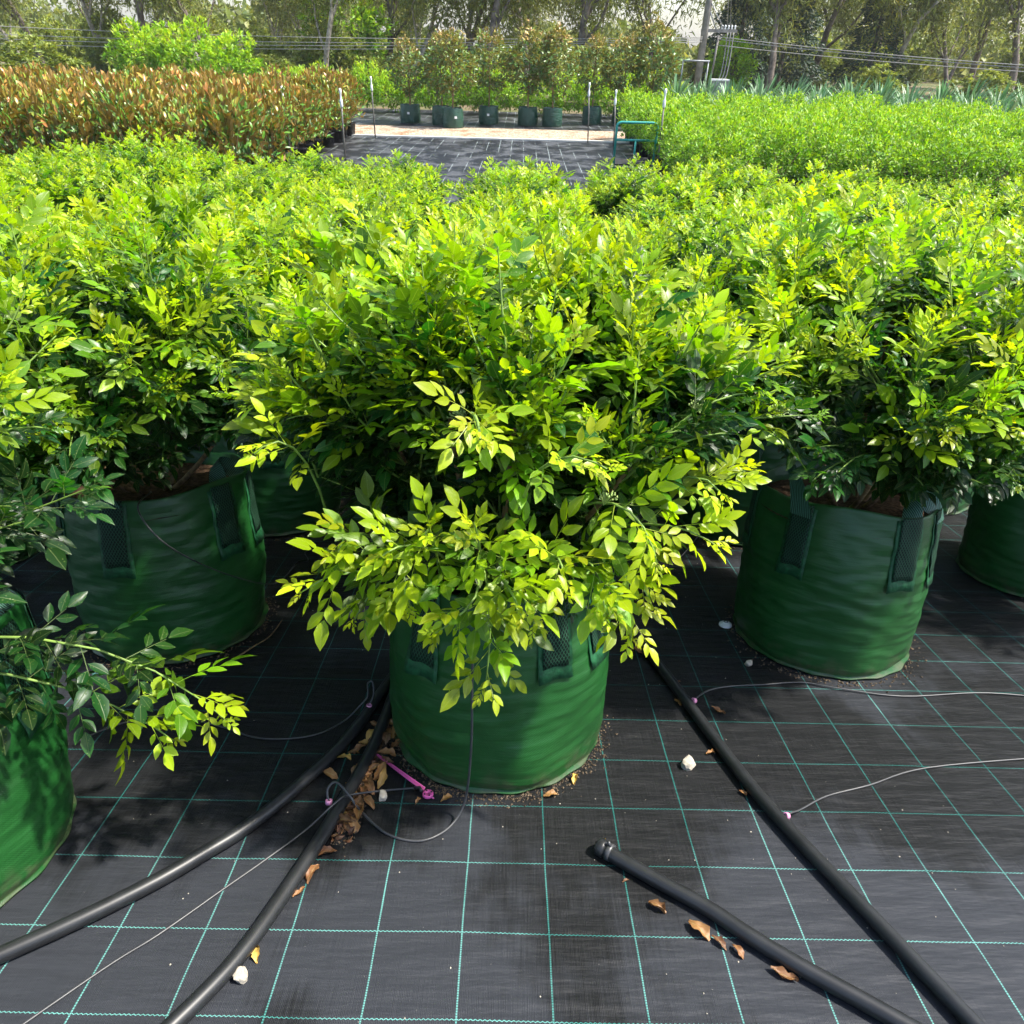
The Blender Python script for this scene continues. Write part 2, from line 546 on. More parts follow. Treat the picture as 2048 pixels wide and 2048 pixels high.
# ------------------------------------------------------------------ leaf templates
def leaflet(L, Wd, droop, fold, wave=0.0):
    """(11,3) verts along +x, 12 triangles; returns verts, across"""
    rows = ((0, 0), (.22, .72), (.48, 1.0), (.76, .66), (1.0, 0))
    V, A = [], []
    for i, (t, w) in enumerate(rows):
        zc = -droop * L * t * t
        hw = Wd / 2 * w
        if w == 0:
            V.append((L * t, 0, zc)); A.append(0)
        else:
            k = wave * math.sin(t * 9)
            V += [(L * t, -hw, zc + fold * hw + k), (L * t, 0, zc), (L * t, hw, zc + fold * hw - k)]
            A += [-1, 0, 1]
    T = [(0, 1, 2), (0, 2, 3)]
    for r in (1, 4):
        T += [(r, r + 3, r + 4), (r, r + 4, r + 1), (r + 1, r + 4, r + 5), (r + 1, r + 5, r + 2)]
    T += [(7, 10, 8), (8, 10, 9)]
    return np.array(V), np.array(T), np.array(A)

def rot_z(P, a):
    c, s = math.cos(a), math.sin(a)
    return np.c_[P[:, 0] * c - P[:, 1] * s, P[:, 0] * s + P[:, 1] * c, P[:, 2]]

def compound_leaf(seed):
    """pinnate leaf: five to seven alternate leaflets on an arching stalk"""
    r = random.Random(seed)
    n = r.choice((5, 5, 6, 7))
    Rl = .062 + .009 * n
    V, T, A = [], [], []
    nv = 0
    sag = r.uniform(.0, .3)
    def rach(t):
        return np.array((Rl * t, 0, -sag * Rl * t * t * .6))
    for i in range(n):
        t = .28 + .72 * i / (n - 1)
        side = 1 if i % 2 else -1
        ang = side * R(r.uniform(42, 62)) * (1 - .45 * t) if i < n - 1 else R(r.uniform(-12, 12))
        L = (.040 + .020 * t) * r.uniform(.88, 1.12)
        if i == n - 1:
            L *= 1.12
        v, tr, a = leaflet(L, L * r.uniform(.44, .52), r.uniform(.02, .32), r.uniform(.10, .45), r.uniform(-.0012, .0012))
        tilt = r.uniform(-.35, .35)
        v = np.c_[v[:, 0], v[:, 1] * math.cos(tilt) - v[:, 2] * math.sin(tilt), v[:, 1] * math.sin(tilt) + v[:, 2] * math.cos(tilt)]
        v = rot_z(v, ang) + rach(t) + np.array((.004 * math.cos(ang), .004 * math.sin(ang), 0))
        V.append(v); T.append(tr + nv); A.append(a); nv += len(v)
    # stalk: a thin folded strip
    P = []
    for k in range(4):
        p = rach(k / 3)
        w = .0012 * (1 - .5 * k / 3)
        P += [p + (0, -w, -.0004), p + (0, w, -.0004)]
    V.append(np.array(P)); A.append(np.zeros(8))
    T.append(np.array([(0, 2, 3), (0, 3, 1), (2, 4, 5), (2, 5, 3), (4, 6, 7), (4, 7, 5)]) + nv)
    return np.concatenate(V), np.concatenate(T), np.concatenate(A)

def simple_leaf(L, Wd, droop=.2, fold=.2):
    v, t, a = leaflet(L, Wd, droop, fold)
    return v, t, a
def quad_leaf(L, Wd, droop=.15, fold=.25):
    """4 triangles: cheap leaf for the distance"""
    V = np.array([(0, 0, 0), (L * .45, -Wd / 2, fold * Wd / 2), (L * .5, 0, -droop * L * .25), (L * .45, Wd / 2, fold * Wd / 2), (L, 0, -droop * L)])
    T = np.array([(0, 1, 2), (0, 2, 3), (1, 4, 2), (2, 4, 3)])
    return V, T, np.array([0, -1, 0, 1, 0])

COMP = [compound_leaf(k) for k in range(8)]

def frames(D, UPV, roll):
    """orthonormal matrices (N,3,3) whose x axis is D and z axis near UPV"""
    D = D / np.linalg.norm(D, axis=1, keepdims=True)
    Z = UPV - D * np.sum(UPV * D, axis=1, keepdims=True)
    ln = np.linalg.norm(Z, axis=1, keepdims=True)
    alt = np.cross(D, np.array((0.3, 1.0, 0.1)))
    Z = np.where(ln < .15, alt, Z)
    Z /= np.linalg.norm(Z, axis=1, keepdims=True)
    Y = np.cross(Z, D)
    c, s = np.cos(roll)[:, None], np.sin(roll)[:, None]
    Y, Z = Y * c + Z * s, Z * c - Y * s
    return np.stack([D, Y, Z], axis=2)

def scatter_mesh(name, temps, idx, pos, rot, scl, age, rnd, mat):
    """merge many transformed leaves into one mesh"""
    VV, TT, AA = [], [], []
    nv = 0
    for k, (v, t, a) in enumerate(temps):
        sel = np.where(idx == k)[0]
        if not len(sel):
            continue
        P = np.einsum('nij,vj->nvi', rot[sel] * scl[sel][:, None, None], v) + pos[sel][:, None, :]
        m = len(v)
        VV.append(P.reshape(-1, 3))
        TT.append((t[None] + (np.arange(len(sel)) * m)[:, None, None]).reshape(-1, 3) + nv)
        at = np.stack([np.repeat(age[sel], m), np.tile(a, len(sel)), np.repeat(rnd[sel], m)], axis=1)
        AA.append(at)
        nv += len(sel) * m
    return np_mesh(name, np.concatenate(VV), np.concatenate(TT), None, mat, True, {'lf': np.concatenate(AA)})

# ------------------------------------------------------------------ jessamine shrubs
ENV_Z = [.58, .66, .76, .87, .98, 1.09, 1.20, 1.29, 1.36]
ENV_R = [.15, .23, .36, .51, .59, .59, .51, .36, .10]
def env(z):
    return float(np.interp(z, ENV_Z, ENV_R))

def bez(a, b, c, n):
    t = np.linspace(0, 1, n)[:, None]
    return (1 - t) ** 2 * a + 2 * t * (1 - t) * b + t * t * c

def p_low(r):
    return r.uniform() < .12

def grow_shrub(seed, nsh, heroes=(), temps=COMP, front=1.0, leaf_scale=.62, step=.030, hleaf=.36, zmin=.66):
    r = np.random.default_rng(seed)
    stems = []
    for k in range(9):
        a = 2 * math.pi * (k + r.uniform(-.3, .3)) / 9
        b = np.array((.05 * math.cos(a), .05 * math.sin(a), .52))
        R1 = r.uniform(.20, .40)
        tip = np.array((R1 * math.cos(a), R1 * math.sin(a), r.uniform(.92, 1.14)))
        mid = np.array((b[0] * 1.5 + tip[0] * .45, b[1] * 1.5 + tip[1] * .45, .52 + (tip[2] - .52) * .45))
        stems.append(bez(b, mid + r.normal(0, .02, 3), tip, 9))
    nodes = np.concatenate([s[2:] for s in stems])
    shoots = []
    ph = r.uniform(0, 6.28, 6)
    def lump(a, z):
        return 1 + .10 * math.sin(2 * a + ph[0] + z * 3) + .08 * math.sin(5 * a + ph[1] - z * 6) + .05 * math.sin(9 * a + ph[2] + 8 * z)
    for k in range(nsh):
        a = r.uniform(0, 2 * math.pi)
        if k % 20 < 9:      # crown top
            q = math.sqrt(r.uniform(0, 1)) * .56
            z = float(np.interp(q, ENV_R[4:][::-1], ENV_Z[4:][::-1])) + r.normal(0, .04) - .02
            rad = q
            if r.uniform() < .33:
                z += r.uniform(.02, .09 if len(heroes) > 9 else .20)
            vig = r.uniform(.65, 1.0)
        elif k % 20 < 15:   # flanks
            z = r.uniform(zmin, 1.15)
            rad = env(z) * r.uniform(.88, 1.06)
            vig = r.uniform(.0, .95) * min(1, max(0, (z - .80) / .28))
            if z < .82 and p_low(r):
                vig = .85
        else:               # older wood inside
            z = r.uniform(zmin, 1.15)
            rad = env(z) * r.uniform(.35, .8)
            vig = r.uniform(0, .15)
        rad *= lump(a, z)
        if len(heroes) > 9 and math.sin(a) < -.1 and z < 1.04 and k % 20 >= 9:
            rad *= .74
            vig = r.uniform(0, .12)  # old-leaf tone, also painting in the shade of the low front hollow
        p = np.array((rad * math.cos(a), rad * math.sin(a), z))
        if p[1] < 0:
            p[1] *= front
        d = np.linalg.norm(nodes - p, axis=1) + np.where(nodes[:, 2] > p[2] - .12, .6, 0) + r.uniform(0, .12, len(nodes))
        s = nodes[np.argmin(d)]
        if k % 20 < 9:
            c = np.array((s[0] * .25 + p[0] * .75, s[1] * .25 + p[1] * .75, s[2] * .55 + p[2] * .45))
        else:
            c = s * .45 + p * .55 + np.array((0, 0, r.uniform(-.02, .10)))
        shoots.append((bez(s, c, p, 12), vig, r.uniform(.30, .5), r.choice((.85, .95, 1.1, 1.35))))
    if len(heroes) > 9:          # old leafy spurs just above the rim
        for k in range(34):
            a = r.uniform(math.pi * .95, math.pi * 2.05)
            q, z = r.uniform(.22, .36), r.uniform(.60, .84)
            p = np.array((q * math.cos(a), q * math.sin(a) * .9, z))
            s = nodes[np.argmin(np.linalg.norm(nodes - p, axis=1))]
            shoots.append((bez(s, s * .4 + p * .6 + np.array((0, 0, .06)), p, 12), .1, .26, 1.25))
    for (s, c, p) in heroes:
        s, c, p = map(np.array, (s, c, p))
        if p[2] > 1.2:
            p = p - np.array((0, 0, .12)); c = c - np.array((0, 0, .08))
        shoots.append((bez(s, 2 * c - (s + p) / 2, p, 12), r.uniform(.85, 1.0), (hleaf if p[2] > .95 or hleaf > .3 else hleaf * 1.35), 1.32 if p[2] < .95 else (1.15 if p[2] < 1.1 else 1.0)))
    idx, pos, D, U, scl, age, rnd, hero = [], [], [], [], [], [], [], []
    tw = MB()
    nsn = len(shoots) - len(heroes)
    for si, (P, vig, leafy, sz) in enumerate(shoots):
        seg = np.linalg.norm(np.diff(P, axis=0), axis=1)
        arc = np.concatenate([[0], np.cumsum(seg)])
        tot = arc[-1]
        tw.tube([tuple(q) for q in P[::2]] + [tuple(P[-1])], list(np.linspace(.0036, .0014, 7)), 5, False)
        d = .004
        g = r.uniform(0, 6.28)
        while d < min(tot, leafy):
            x = tot - d
            q = np.array([np.interp(x, arc, P[:, i]) for i in range(3)])
            q2 = np.array([np.interp(min(x + .01, tot), arc, P[:, i]) for i in range(3)])
            q1 = np.array([np.interp(max(x - .01, 0), arc, P[:, i]) for i in range(3)])
            t = (q2 - q1) / (np.linalg.norm(q2 - q1) + 1e-9)
            ax = np.cross(t, (0.3, .2, 1.0)); ax /= np.linalg.norm(ax) + 1e-9
            ay = np.cross(t, ax)
            n1 = ax * math.cos(g) + ay * math.sin(g)
            up = min(1.0, d / .12)
            out = np.array((q[0], q[1], 0.0)); out /= np.linalg.norm(out) + 1e-6
            dr = t * (.9 - .35 * up) + n1 * (.45 + .42 * up) + out * .10 + np.array((0, 0, .22 - .10 * up))
            idx.append(r.integers(0, len(temps)))
            pos.append(q); D.append(dr)
            U.append(np.array((0, 0, 1.0)) + t * .5 + r.normal(0, .18, 3))
            s0 = (.26 + .74 * min(1, d / .10)) * r.uniform(.82, 1.12) * sz * leaf_scale
            scl.append(s0)
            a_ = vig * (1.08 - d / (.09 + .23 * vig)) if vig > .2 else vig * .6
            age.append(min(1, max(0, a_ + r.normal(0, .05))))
            rnd.append(r.uniform())
            hero.append(si >= nsn)
            g += 2.4
            d += step * (.6 + .5 * up) * leaf_scale * (.75 + .25 * sz)
    return dict(idx=np.array(idx), pos=np.array(pos), rot=frames(np.array(D), np.array(U), r.normal(0, .25, len(D))),
                scl=np.array(scl), age=np.array(age), rnd=np.array(rnd), hero=np.array(hero), twigs=tw, stems=stems, temps=temps)

AGES = [.05, .2, .35, .5, .65, .8, .95]
LEAFM = {}
def leaf_mesh(k, a):
    b = int(np.argmin([abs(a - q) for q in AGES]))
    if (k, b) not in LEAFM:
        v, t, ac = COMP[k]
        at = np.stack([np.full(len(v), AGES[b]), ac, np.full(len(v), (k * 37 + b * 13) % 100 / 100)], axis=1)
        LEAFM[(k, b)] = np_mesh('leaf', v, t, None, M['leaf'], True, {'lf': at})
    return LEAFM[(k, b)]

# grow bag ---------------------------------------------------------------
def bag_wall_r(th, z, h, R0, ph):
    t = z / h
    r = R0 * (.965 + .06 * math.sin(math.pi * min(1, t * .9 + .08)) - .035 * t)
    r += .004 * math.sin(3 * th + ph) * (.3 + t) + .003 * math.sin(7 * th + ph * 2 + 5 * t)
    w = noise.noise(Vector((th * 2.2 + ph, z * 34 + 1.3 * math.sin(th * 1.5 + ph), ph)))
    w2 = noise.noise(Vector((th * 5 + ph, z * 60 + 2.0 * math.sin(th * 1.1), ph + 9)))
    w3 = noise.noise(Vector((math.cos(th) * 1.6 + ph, math.sin(th) * 1.6, z * 4 + ph)))
    w4 = abs(noise.noise(Vector((th * 3 + z * 9 + ph, z * 22 - th * 2.4, ph + 4))))
    r += .0045 * w * (1 - .4 * t) + .0022 * w2 + .013 * w3 + .005 * (w4 - .25)
    return r

def bag_mesh(seed, h=.58, R0=.312, n=150, m=70):
    ph = seed * 1.7
    V, F, U = [], [], []
    prof = []
    for j in range(m + 1):
        prof.append(h * j / m)
    def rim(th):
        return .010 * math.sin(2 * th + ph) + .006 * math.sin(5 * th + 2 * ph)
    def ring(fn):
        base = len(V)
        for k in range(n + 1):
            th = 2 * math.pi * k / n
            x, y, z, u, v = fn(th)
            V.append((x, y, z)); U.append((u, v))
        return base
    rings = []
    # flattened seam lip at the foot
    rings.append(ring(lambda th: ((R0 * .90) * math.cos(th), (R0 * .90) * math.sin(th), .003, th * R0, -.03)))
    rings.append(ring(lambda th: ((R0 * .985 + .003 * math.sin(17 * th)) * math.cos(th), (R0 * .985 + .003 * math.sin(17 * th)) * math.sin(th), .004, th * R0, -.01)))
    rings.append(ring(lambda th: ((R0 * .985 + .003 * math.sin(17 * th)) * math.cos(th), (R0 * .985 + .003 * math.sin(17 * th)) * math.sin(th), .008, th * R0, -.008)))
    for z in prof:
        def fn(th, z=z):
            r = bag_wall_r(th % (2 * math.pi), z, h, R0, ph) - (.010 * (1 - z / .03) if z < .03 else 0)
            zz = .009 + z * (1 + rim(th) / h) 
            return (r * math.cos(th), r * math.sin(th), zz, th * R0, z)
        rings.append(ring(fn))
    for dr, dz in ((-.004, .004), (-.008, 0), (-.010, -.07)):
        def fi(th, dr=dr, dz=dz):
            r = bag_wall_r(th % (2 * math.pi), h, h, R0, ph) + dr
            return (r * math.cos(th), r * math.sin(th), .009 + h + rim(th) + dz, th * R0, h + .02)
        rings.append(ring(fi))
    for a, b in zip(rings[:-1], rings[1:]):
        for k in range(n):
            F.append((a + k, a + k + 1, b + k + 1, b + k))
    me = bpy.data.meshes.new('grow_bag')
    me.from_pydata(V, [], F)
    uvl = me.uv_layers.new(name='UVMap')
    for lp in me.loops:
        uvl.data[lp.index].uv = U[lp.vertex_index]
    me.polygons.foreach_set('use_smooth', [True] * len(me.polygons))
    me.materials.append(M['bag'])
    return me, ph

def patch_mesh(name, alpha, w, z0, z1, off, h, R0, ph, mat, flare=0.0, nx=8, nz=10):
    V, F, U = [], [], []
    for j in range(nz + 1):
        z = z0 + (z1 - z0) * j / nz
        for i in range(nx + 1):
            s = (i / nx - .5) * w
            th = alpha + s / R0
            fl = flare * max(0, 1 - j / 2.5) ** 2 * (1 + .3 * math.sin(i * .7 + alpha * 5))
            r = bag_wall_r(th % (2 * math.pi), max(z, 0), h, R0, ph) + off + fl + .0015 * math.sin(j * 1.1 + i * .7)
            V.append((r * math.cos(th), r * math.sin(th), z + .009 + (.004 * math.sin(i * .8 + alpha) if j == 0 else 0)))
            U.append((s, z))
    for j in range(nz):
        for i in range(nx):
            a = j * (nx + 1) + i
            F.append((a, a + 1, a + nx + 2, a + nx + 1))
    nv = len(V)
    # give it thickness
    for (x, y, z) in list(V):
        k = 1 - .0016 / math.hypot(x, y)
        V.append((x * k, y * k, z)); 
    U += U
    F += [tuple(i + nv for i in reversed(f)) for f in list(F)]
    edge = [i for i in range(nx + 1)] + [(j + 1) * (nx + 1) + nx for j in range(nz)] + [nz * (nx + 1) + nx - 1 - i for i in range(nx)] + [(nz - 1 - j) * (nx + 1) for j in range(nz - 1)]
    for a, b in zip(edge, edge[1:] + edge[:1]):
        F.append((b, a, a + nv, b + nv))
    me = bpy.data.meshes.new(name)
    me.from_pydata(V, [], F)
    uvl = me.uv_layers.new(name='UVMap')
    for lp in me.loops:
        uvl.data[lp.index].uv = U[lp.vertex_index]
    me.polygons.foreach_set('use_smooth', [True] * len(me.polygons))
    me.materials.append(mat)
    return me

def strap_mesh(a0, a1, h, R0, ph, lift, lean):
    """a loop of flat webbing from one patch to the next, standing above the rim and twisting"""
    n = 16
    V, F, U = [], [], []
    ra = bag_wall_r(a0 % 6.283, h, h, R0, ph) + .006
    for i in range(n + 1):
        t = i / n
        th = a0 + (a1 - a0) * t
        up = math.sin(math.pi * t)
        r = ra + lean * up
        z = h - .05 + .02 + (lift + .04) * up ** .7
        # width runs along the rim at the ends and turns up at the top
        tw = up * 1.2
        tg = Vector((-math.sin(th), math.cos(th), 0)) * (1 if a1 > a0 else -1)
        wv = tg * math.cos(tw) * (1 - up * .7) + Vector((0, 0, 1)) * math.sin(tw) * .6 + Vector((math.cos(th), math.sin(th), 0)) * math.sin(tw) * .5
        wv.normalize()
        c = Vector((r * math.cos(th), r * math.sin(th), z))
        for s in (-1, -.33, .33, 1):
            V.append(c + wv * .036 * s * (1 - .25 * up)); U.append((s * .036, t * .4))
    for i in range(n):
        for k in range(3):
            a = i * 4 + k
            F.append((a, a + 1, a + 5, a + 4))
    me = bpy.data.meshes.new('handle')
    me.from_pydata(V, [], F)
    uvl = me.uv_layers.new(name='UVMap')
    for lp in me.loops:
        uvl.data[lp.index].uv = U[lp.vertex_index]
    me.polygons.foreach_set('use_smooth', [True] * len(me.polygons))
    me.materials.append(M['strap'])
    return me

BAGKIT = {}
def bag_kit(seed):
    """meshes of a bag and its parts, shared between alike bags"""
    if seed in BAGKIT:
        return BAGKIT[seed]
    h, R0 = .58, .312
    me, ph = bag_mesh(seed)
    f = -math.pi / 2
    al = [f - R(88), f - R(36), f + R(29), f + R(60), f + R(150), f + R(190)]
    patches = [patch_mesh('handle_patch', a, .098, .335 + .012 * math.sin(a * 3), .572, .0035, h, R0, ph, M['patch'], .007) for a in al]
    webs = [patch_mesh('webbing', a, .074, .372 + .012 * math.sin(a * 3), .582, .0075, h, R0, ph, M['web'], 0) for a in al]
    straps = [strap_mesh(al[0], al[1], h, R0, ph, .20, .035), strap_mesh(al[2], al[3], h, R0, ph, .05, -.07), strap_mesh(al[4], al[5], h, R0, ph, .1, 0.0)]
    # soil surface with a little relief
    V, F = [(0, 0, .545)], []
    n = 40
    for j in range(1, 9):
        for k in range(n):
            th = 2 * math.pi * k / n
            r = .298 * j / 8
            V.append((r * math.cos(th), r * math.sin(th), .545 - .02 * (j / 8) ** 2 + .012 * noise.noise(Vector((r * 14 * math.cos(th), r * 14 * math.sin(th), seed)))))
    for k in range(n):
        F.append((0, 1 + k, 1 + (k + 1) % n))
    for j in range(7):
        for k in range(n):
            a = 1 + j * n
            F.append((a + k, a + n + k, a + n + (k + 1) % n, a + (k + 1) % n))
    so = bpy.data.meshes.new('potting_mix')
    so.from_pydata(V, [], F)
    so.polygons.foreach_set('use_smooth', [True] * len(so.polygons))
    so.materials.append(M['soil'])
    BAGKIT[seed] = (me, patches, webs, straps, so)
    return BAGKIT[seed]

def put_bag(root, kit, tilt, spin, full=True):
    me, patches, webs, straps, so = bag_kit(kit)
    b = link('grow_bag', me, root)
    b.rotation_euler = (Matrix.Rotation(-tilt, 3, 'X') @ Matrix.Rotation(spin, 3, 'Z')).to_euler()
    if full:
        for m_ in patches: link('handle_patch', m_, b)
        for m_ in webs: link('webbing', m_, b)
        for m_ in straps: link('handle', m_, b)
    link('potting_mix', so, b)
    return b

# bud cluster ------------------------------------------------------------
def cluster_mesh(seed):
    r = random.Random(seed)
    mb = MB()
    for k in range(26):
        a, q = r.uniform(0, 6.28), math.sqrt(r.random()) * .021
        p = Vector((q * math.cos(a), q * math.sin(a), .024 + r.uniform(-.006, .008) - q * .2))
        mb.tube([(0, 0, 0), tuple(p * .55 + Vector((0, 0, .004))), tuple(p)], .0006, 3, False)
        s = r.uniform(.0016, .0028)
        mb.add([p + Vector(v) * s for v in ((1, 0, 0), (-1, 0, 0), (0, 1, 0), (0, -1, 0), (0, 0, 1.7), (0, 0, -1))],
               [(0, 2, 4), (2, 1, 4), (1, 3, 4), (3, 0, 4), (2, 0, 5), (1, 2, 5), (3, 1, 5), (0, 3, 5)])
    return mb.mesh('flower_cluster', M['bud'])
CLUST = [cluster_mesh(k) for k in range(3)]

def visible_leaves(S, base, spin_m, limit):
    """pick the leaves that show largest from the viewpoint: nearest in each small patch of the view"""
    W = S['pos'] + np.einsum('nij,j->ni', S['rot'], np.array((.06, 0, 0))) * S['scl'][:, None] + np.array(base)
    u, v, z = project(W)
    ok = (z > .2) & (u > -10) & (u < 1034) & (v > -10) & (v < 1034)
    cells = {}
    for i in np.where(ok)[0]:
        key = (int(u[i] // 11), int(v[i] // 11))
        if key not in cells or z[i] < z[cells[key]]:
            cells[key] = i
    cand = list(set(cells.values()))
    cand.sort(key=lambda i: -(S['scl'][i] / z[i]) * (1.6 if S['hero'][i] else 1.0))
    return np.array(cand[:limit], int)

def unique_shrub(loc, seed, nsh, label, spin, kit, heroes=(), nleaf=120, nclust=4, front=1.0, group=None, scale=1.0, hleaf=.36, zmin=.66):
    x, y = loc
    z = zg(y) + .001
    tilt = SLOPE if y < 3.2 else SLOPE * max(0, (4.2 - y))
    root = empty('potted_shrub', (x, y, z))
    tag(root, label, 'shrub', group or 'lime green shrubs in green grow bags')
    put_bag(root, kit, tilt, spin)
    # crown sits over the tilted bag's mouth
    off = np.array((0, .56 * math.sin(tilt) * .8, 0))
    hz = [[tuple(np.array(p) - np.array((x, y, z)) - off) for p in hseg] for hseg in heroes]
    S = grow_shrub(seed, nsh, hz, front=front, hleaf=hleaf, zmin=zmin)
    S['pos'] = S['pos'] + off
    for st in S['stems']:
        mb = MB().tube([tuple(p + off) for p in st], list(np.linspace(.0095, .0045, len(st))), 7, False)
        mb.build('stem', M['stem'], root)
    tw = S['twigs'].build('twigs', M['twig'], root)
    tw.location = off
    tw['kind'] = 'stuff'
    pick = visible_leaves(S, (x, y, z), None, nleaf)
    mask = np.ones(len(S['idx']), bool)
    mask[pick] = False
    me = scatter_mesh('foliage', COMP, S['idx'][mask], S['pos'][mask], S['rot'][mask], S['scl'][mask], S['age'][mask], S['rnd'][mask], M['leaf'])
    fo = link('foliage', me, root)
    fo['kind'] = 'stuff'
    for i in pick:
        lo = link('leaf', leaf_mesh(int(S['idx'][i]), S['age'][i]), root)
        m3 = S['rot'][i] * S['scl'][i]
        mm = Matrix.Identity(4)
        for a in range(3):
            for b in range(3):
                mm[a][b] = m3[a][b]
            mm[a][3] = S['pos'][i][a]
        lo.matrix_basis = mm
    rr = random.Random(seed)
    dark = [i for i in range(len(S['age'])) if S['age'][i] < .5 and S['scl'][i] > .6 and S['pos'][i][1] < .05]
    for k in range(nclust):
        i = rr.choice(dark)
        c = link('flower_cluster', CLUST[k % 3], root)
        c.location = tuple(S['pos'][i] * np.array((1.08, 1.08, 1.0)) + np.array((0, -.02, .02)))
        c.rotation_euler = (rr.uniform(-.2, .9), rr.uniform(-.5, .5), 0)
        c.scale = [rr.uniform(.9, 1.3)] * 3
    root.scale = (scale,) * 3
    return root

HEROES = [
((-0.157, 1.24, 1.213), (-0.154, 1.12, 1.4), (-0.158, 1.06, 1.443)),
((-0.134, 1.26, 1.228), (-0.193, 1.14, 1.36), (-0.249, 1.08, 1.373)),
((-0.093, 1.18, 1.291), (-0.064, 1.06, 1.307), (-0.14, 1.0, 1.256)),
((-0.037, 1.18, 1.279), (-0.002, 1.06, 1.322), (0.023, 1.0, 1.307)),
((0.199, 1.33, 1.277), (0.311, 1.21, 1.377), (0.41, 1.15, 1.37)),
((-0.20, 1.30, 1.20), (-0.22, 1.17, 1.30), (-0.20, 1.09, 1.24)),
((0.10, 1.28, 1.20), (0.16, 1.15, 1.32), (0.19, 1.07, 1.25)),
((-0.03, 1.24, 1.22), (-0.01, 1.12, 1.34), (0.05, 1.05, 1.24)),
((-0.28, 1.33, 1.20), (-0.33, 1.22, 1.33), (-0.36, 1.16, 1.30)),
((-0.251, 1.3, 1.17), (-0.304, 1.18, 1.284), (-0.433, 1.12, 1.244)),
((-0.247, 1.28, 1.186), (-0.27, 1.16, 1.252), (-0.322, 1.1, 1.193)),
((-0.066, 1.2, 1.277), (-0.039, 1.08, 1.249), (-0.046, 1.02, 1.085)),
((0.156, 1.32, 1.192), (0.235, 1.2, 1.258), (0.266, 1.14, 1.115)),
((0.155, 1.33, 1.215), (0.234, 1.21, 1.279), (0.299, 1.15, 1.214)),
((-0.067, 1.21, 1.24), (-0.06, 1.09, 1.399), (-0.068, 1.03, 1.495)),
((0.279, 1.43, 1.209), (0.382, 1.31, 1.394), (0.478, 1.25, 1.492)),
((0.128, 1.26, 1.378), (0.217, 1.14, 1.46), (0.28, 1.08, 1.374)),
((0.397, 1.63, 1.245), (0.502, 1.51, 1.436), (0.582, 1.45, 1.532)),
((0.226, 1.38, 1.302), (0.351, 1.26, 1.463), (0.421, 1.2, 1.446)),
((0.014, 1.16, 1.44), (0.063, 1.04, 1.616), (0.149, 0.98, 1.638)),
((-0.447, 1.43, 1.218), (-0.456, 1.31, 1.474), (-0.522, 1.25, 1.496)),
((-0.073, 1.1, 1.671), (-0.057, 0.98, 1.797), (-0.049, 0.92, 1.837)),
((-0.49, 1.53, 1.278), (-0.498, 1.41, 1.523), (-0.555, 1.35, 1.55)),
((0.041, 1.2, 1.28), (0.087, 1.08, 1.386), (0.096, 1.02, 1.358)),
]
HEROES_L = [
((-1.22, 0.98, 1.20), (-0.86, 1.03, 1.17), (-0.61, 1.03, 0.955)),
((-1.20, .95, 1.18), (-0.92, 0.99, 1.10), (-0.720, 1.0, 0.92)),
]
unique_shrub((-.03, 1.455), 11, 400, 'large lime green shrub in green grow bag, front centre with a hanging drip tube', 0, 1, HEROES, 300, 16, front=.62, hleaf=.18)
unique_shrub((-1.23, 1.985), 12, 310, 'lime green shrub in the grow bag at left with sun spots on its wall', R(35), 2, (), 200, 4, zmin=.84)
unique_shrub((1.17, 2.01), 13, 310, 'lime green shrub in the grow bag at right with an upright loop handle', R(-14), 3, (), 200, 4, zmin=.92)
unique_shrub((-1.36, .93), 14, 150, 'lime green shrub nearest at left, only its leafy sprigs reaching over the mat', R(70), 2, HEROES_L, 120, 2, hleaf=.48)
unique_shrub((-.05, 2.52), 15, 280, 'lime green shrub directly behind the front centre one', R(20), 4, (), 120, 0)
unique_shrub((-1.2, 3.02), 16, 280, 'lime green shrub behind the left one, its dark bag half hidden', R(-10), 3, (), 100, 2)
unique_shrub((1.18, 3.05), 17, 280, 'lime green shrub behind the right one, its bag in deep shade', R(8), 2, (), 100, 2)

# the rest of the field: shared variants
VAR = []
for k in range(4):
    S = grow_shrub(40 + k, 260, (), front=1.0, step=.032)
    fm = scatter_mesh('foliage', COMP, S['idx'], S['pos'], S['rot'], S['scl'], S['age'], S['rnd'], M['leaf'])
    sm = MB()
    stm = [MB().tube([tuple(p) for p in st], list(np.linspace(.0085, .004, len(st))), 5, False).mesh('stem', M['stem']) for st in S['stems']]
    VAR.append((fm, stm, S['twigs'].mesh('twigs', M['twig'])))
ORD = ['first', 'second', 'third', 'fourth', 'fifth', 'sixth', 'seventh', 'eighth', 'ninth', 'tenth', 'eleventh', 'twelfth', 'thirteenth', 'fourteenth', 'fifteenth', 'sixteenth']
COLN = {0: 'in line behind the centre one', -1: 'in line behind the left bag', 1: 'in line behind the right bag'}
def coln(k):
    if k in COLN:
        return COLN[k]
    return f"in the {ORD[abs(k) - 1]} line {'left' if k < 0 else 'right'} of the centre one"
done = {(-1, 0), (-1, 1), (1, 0), (1, 1), (0, 0), (0, 1), (-1, -1)}
rv = random.Random(5)
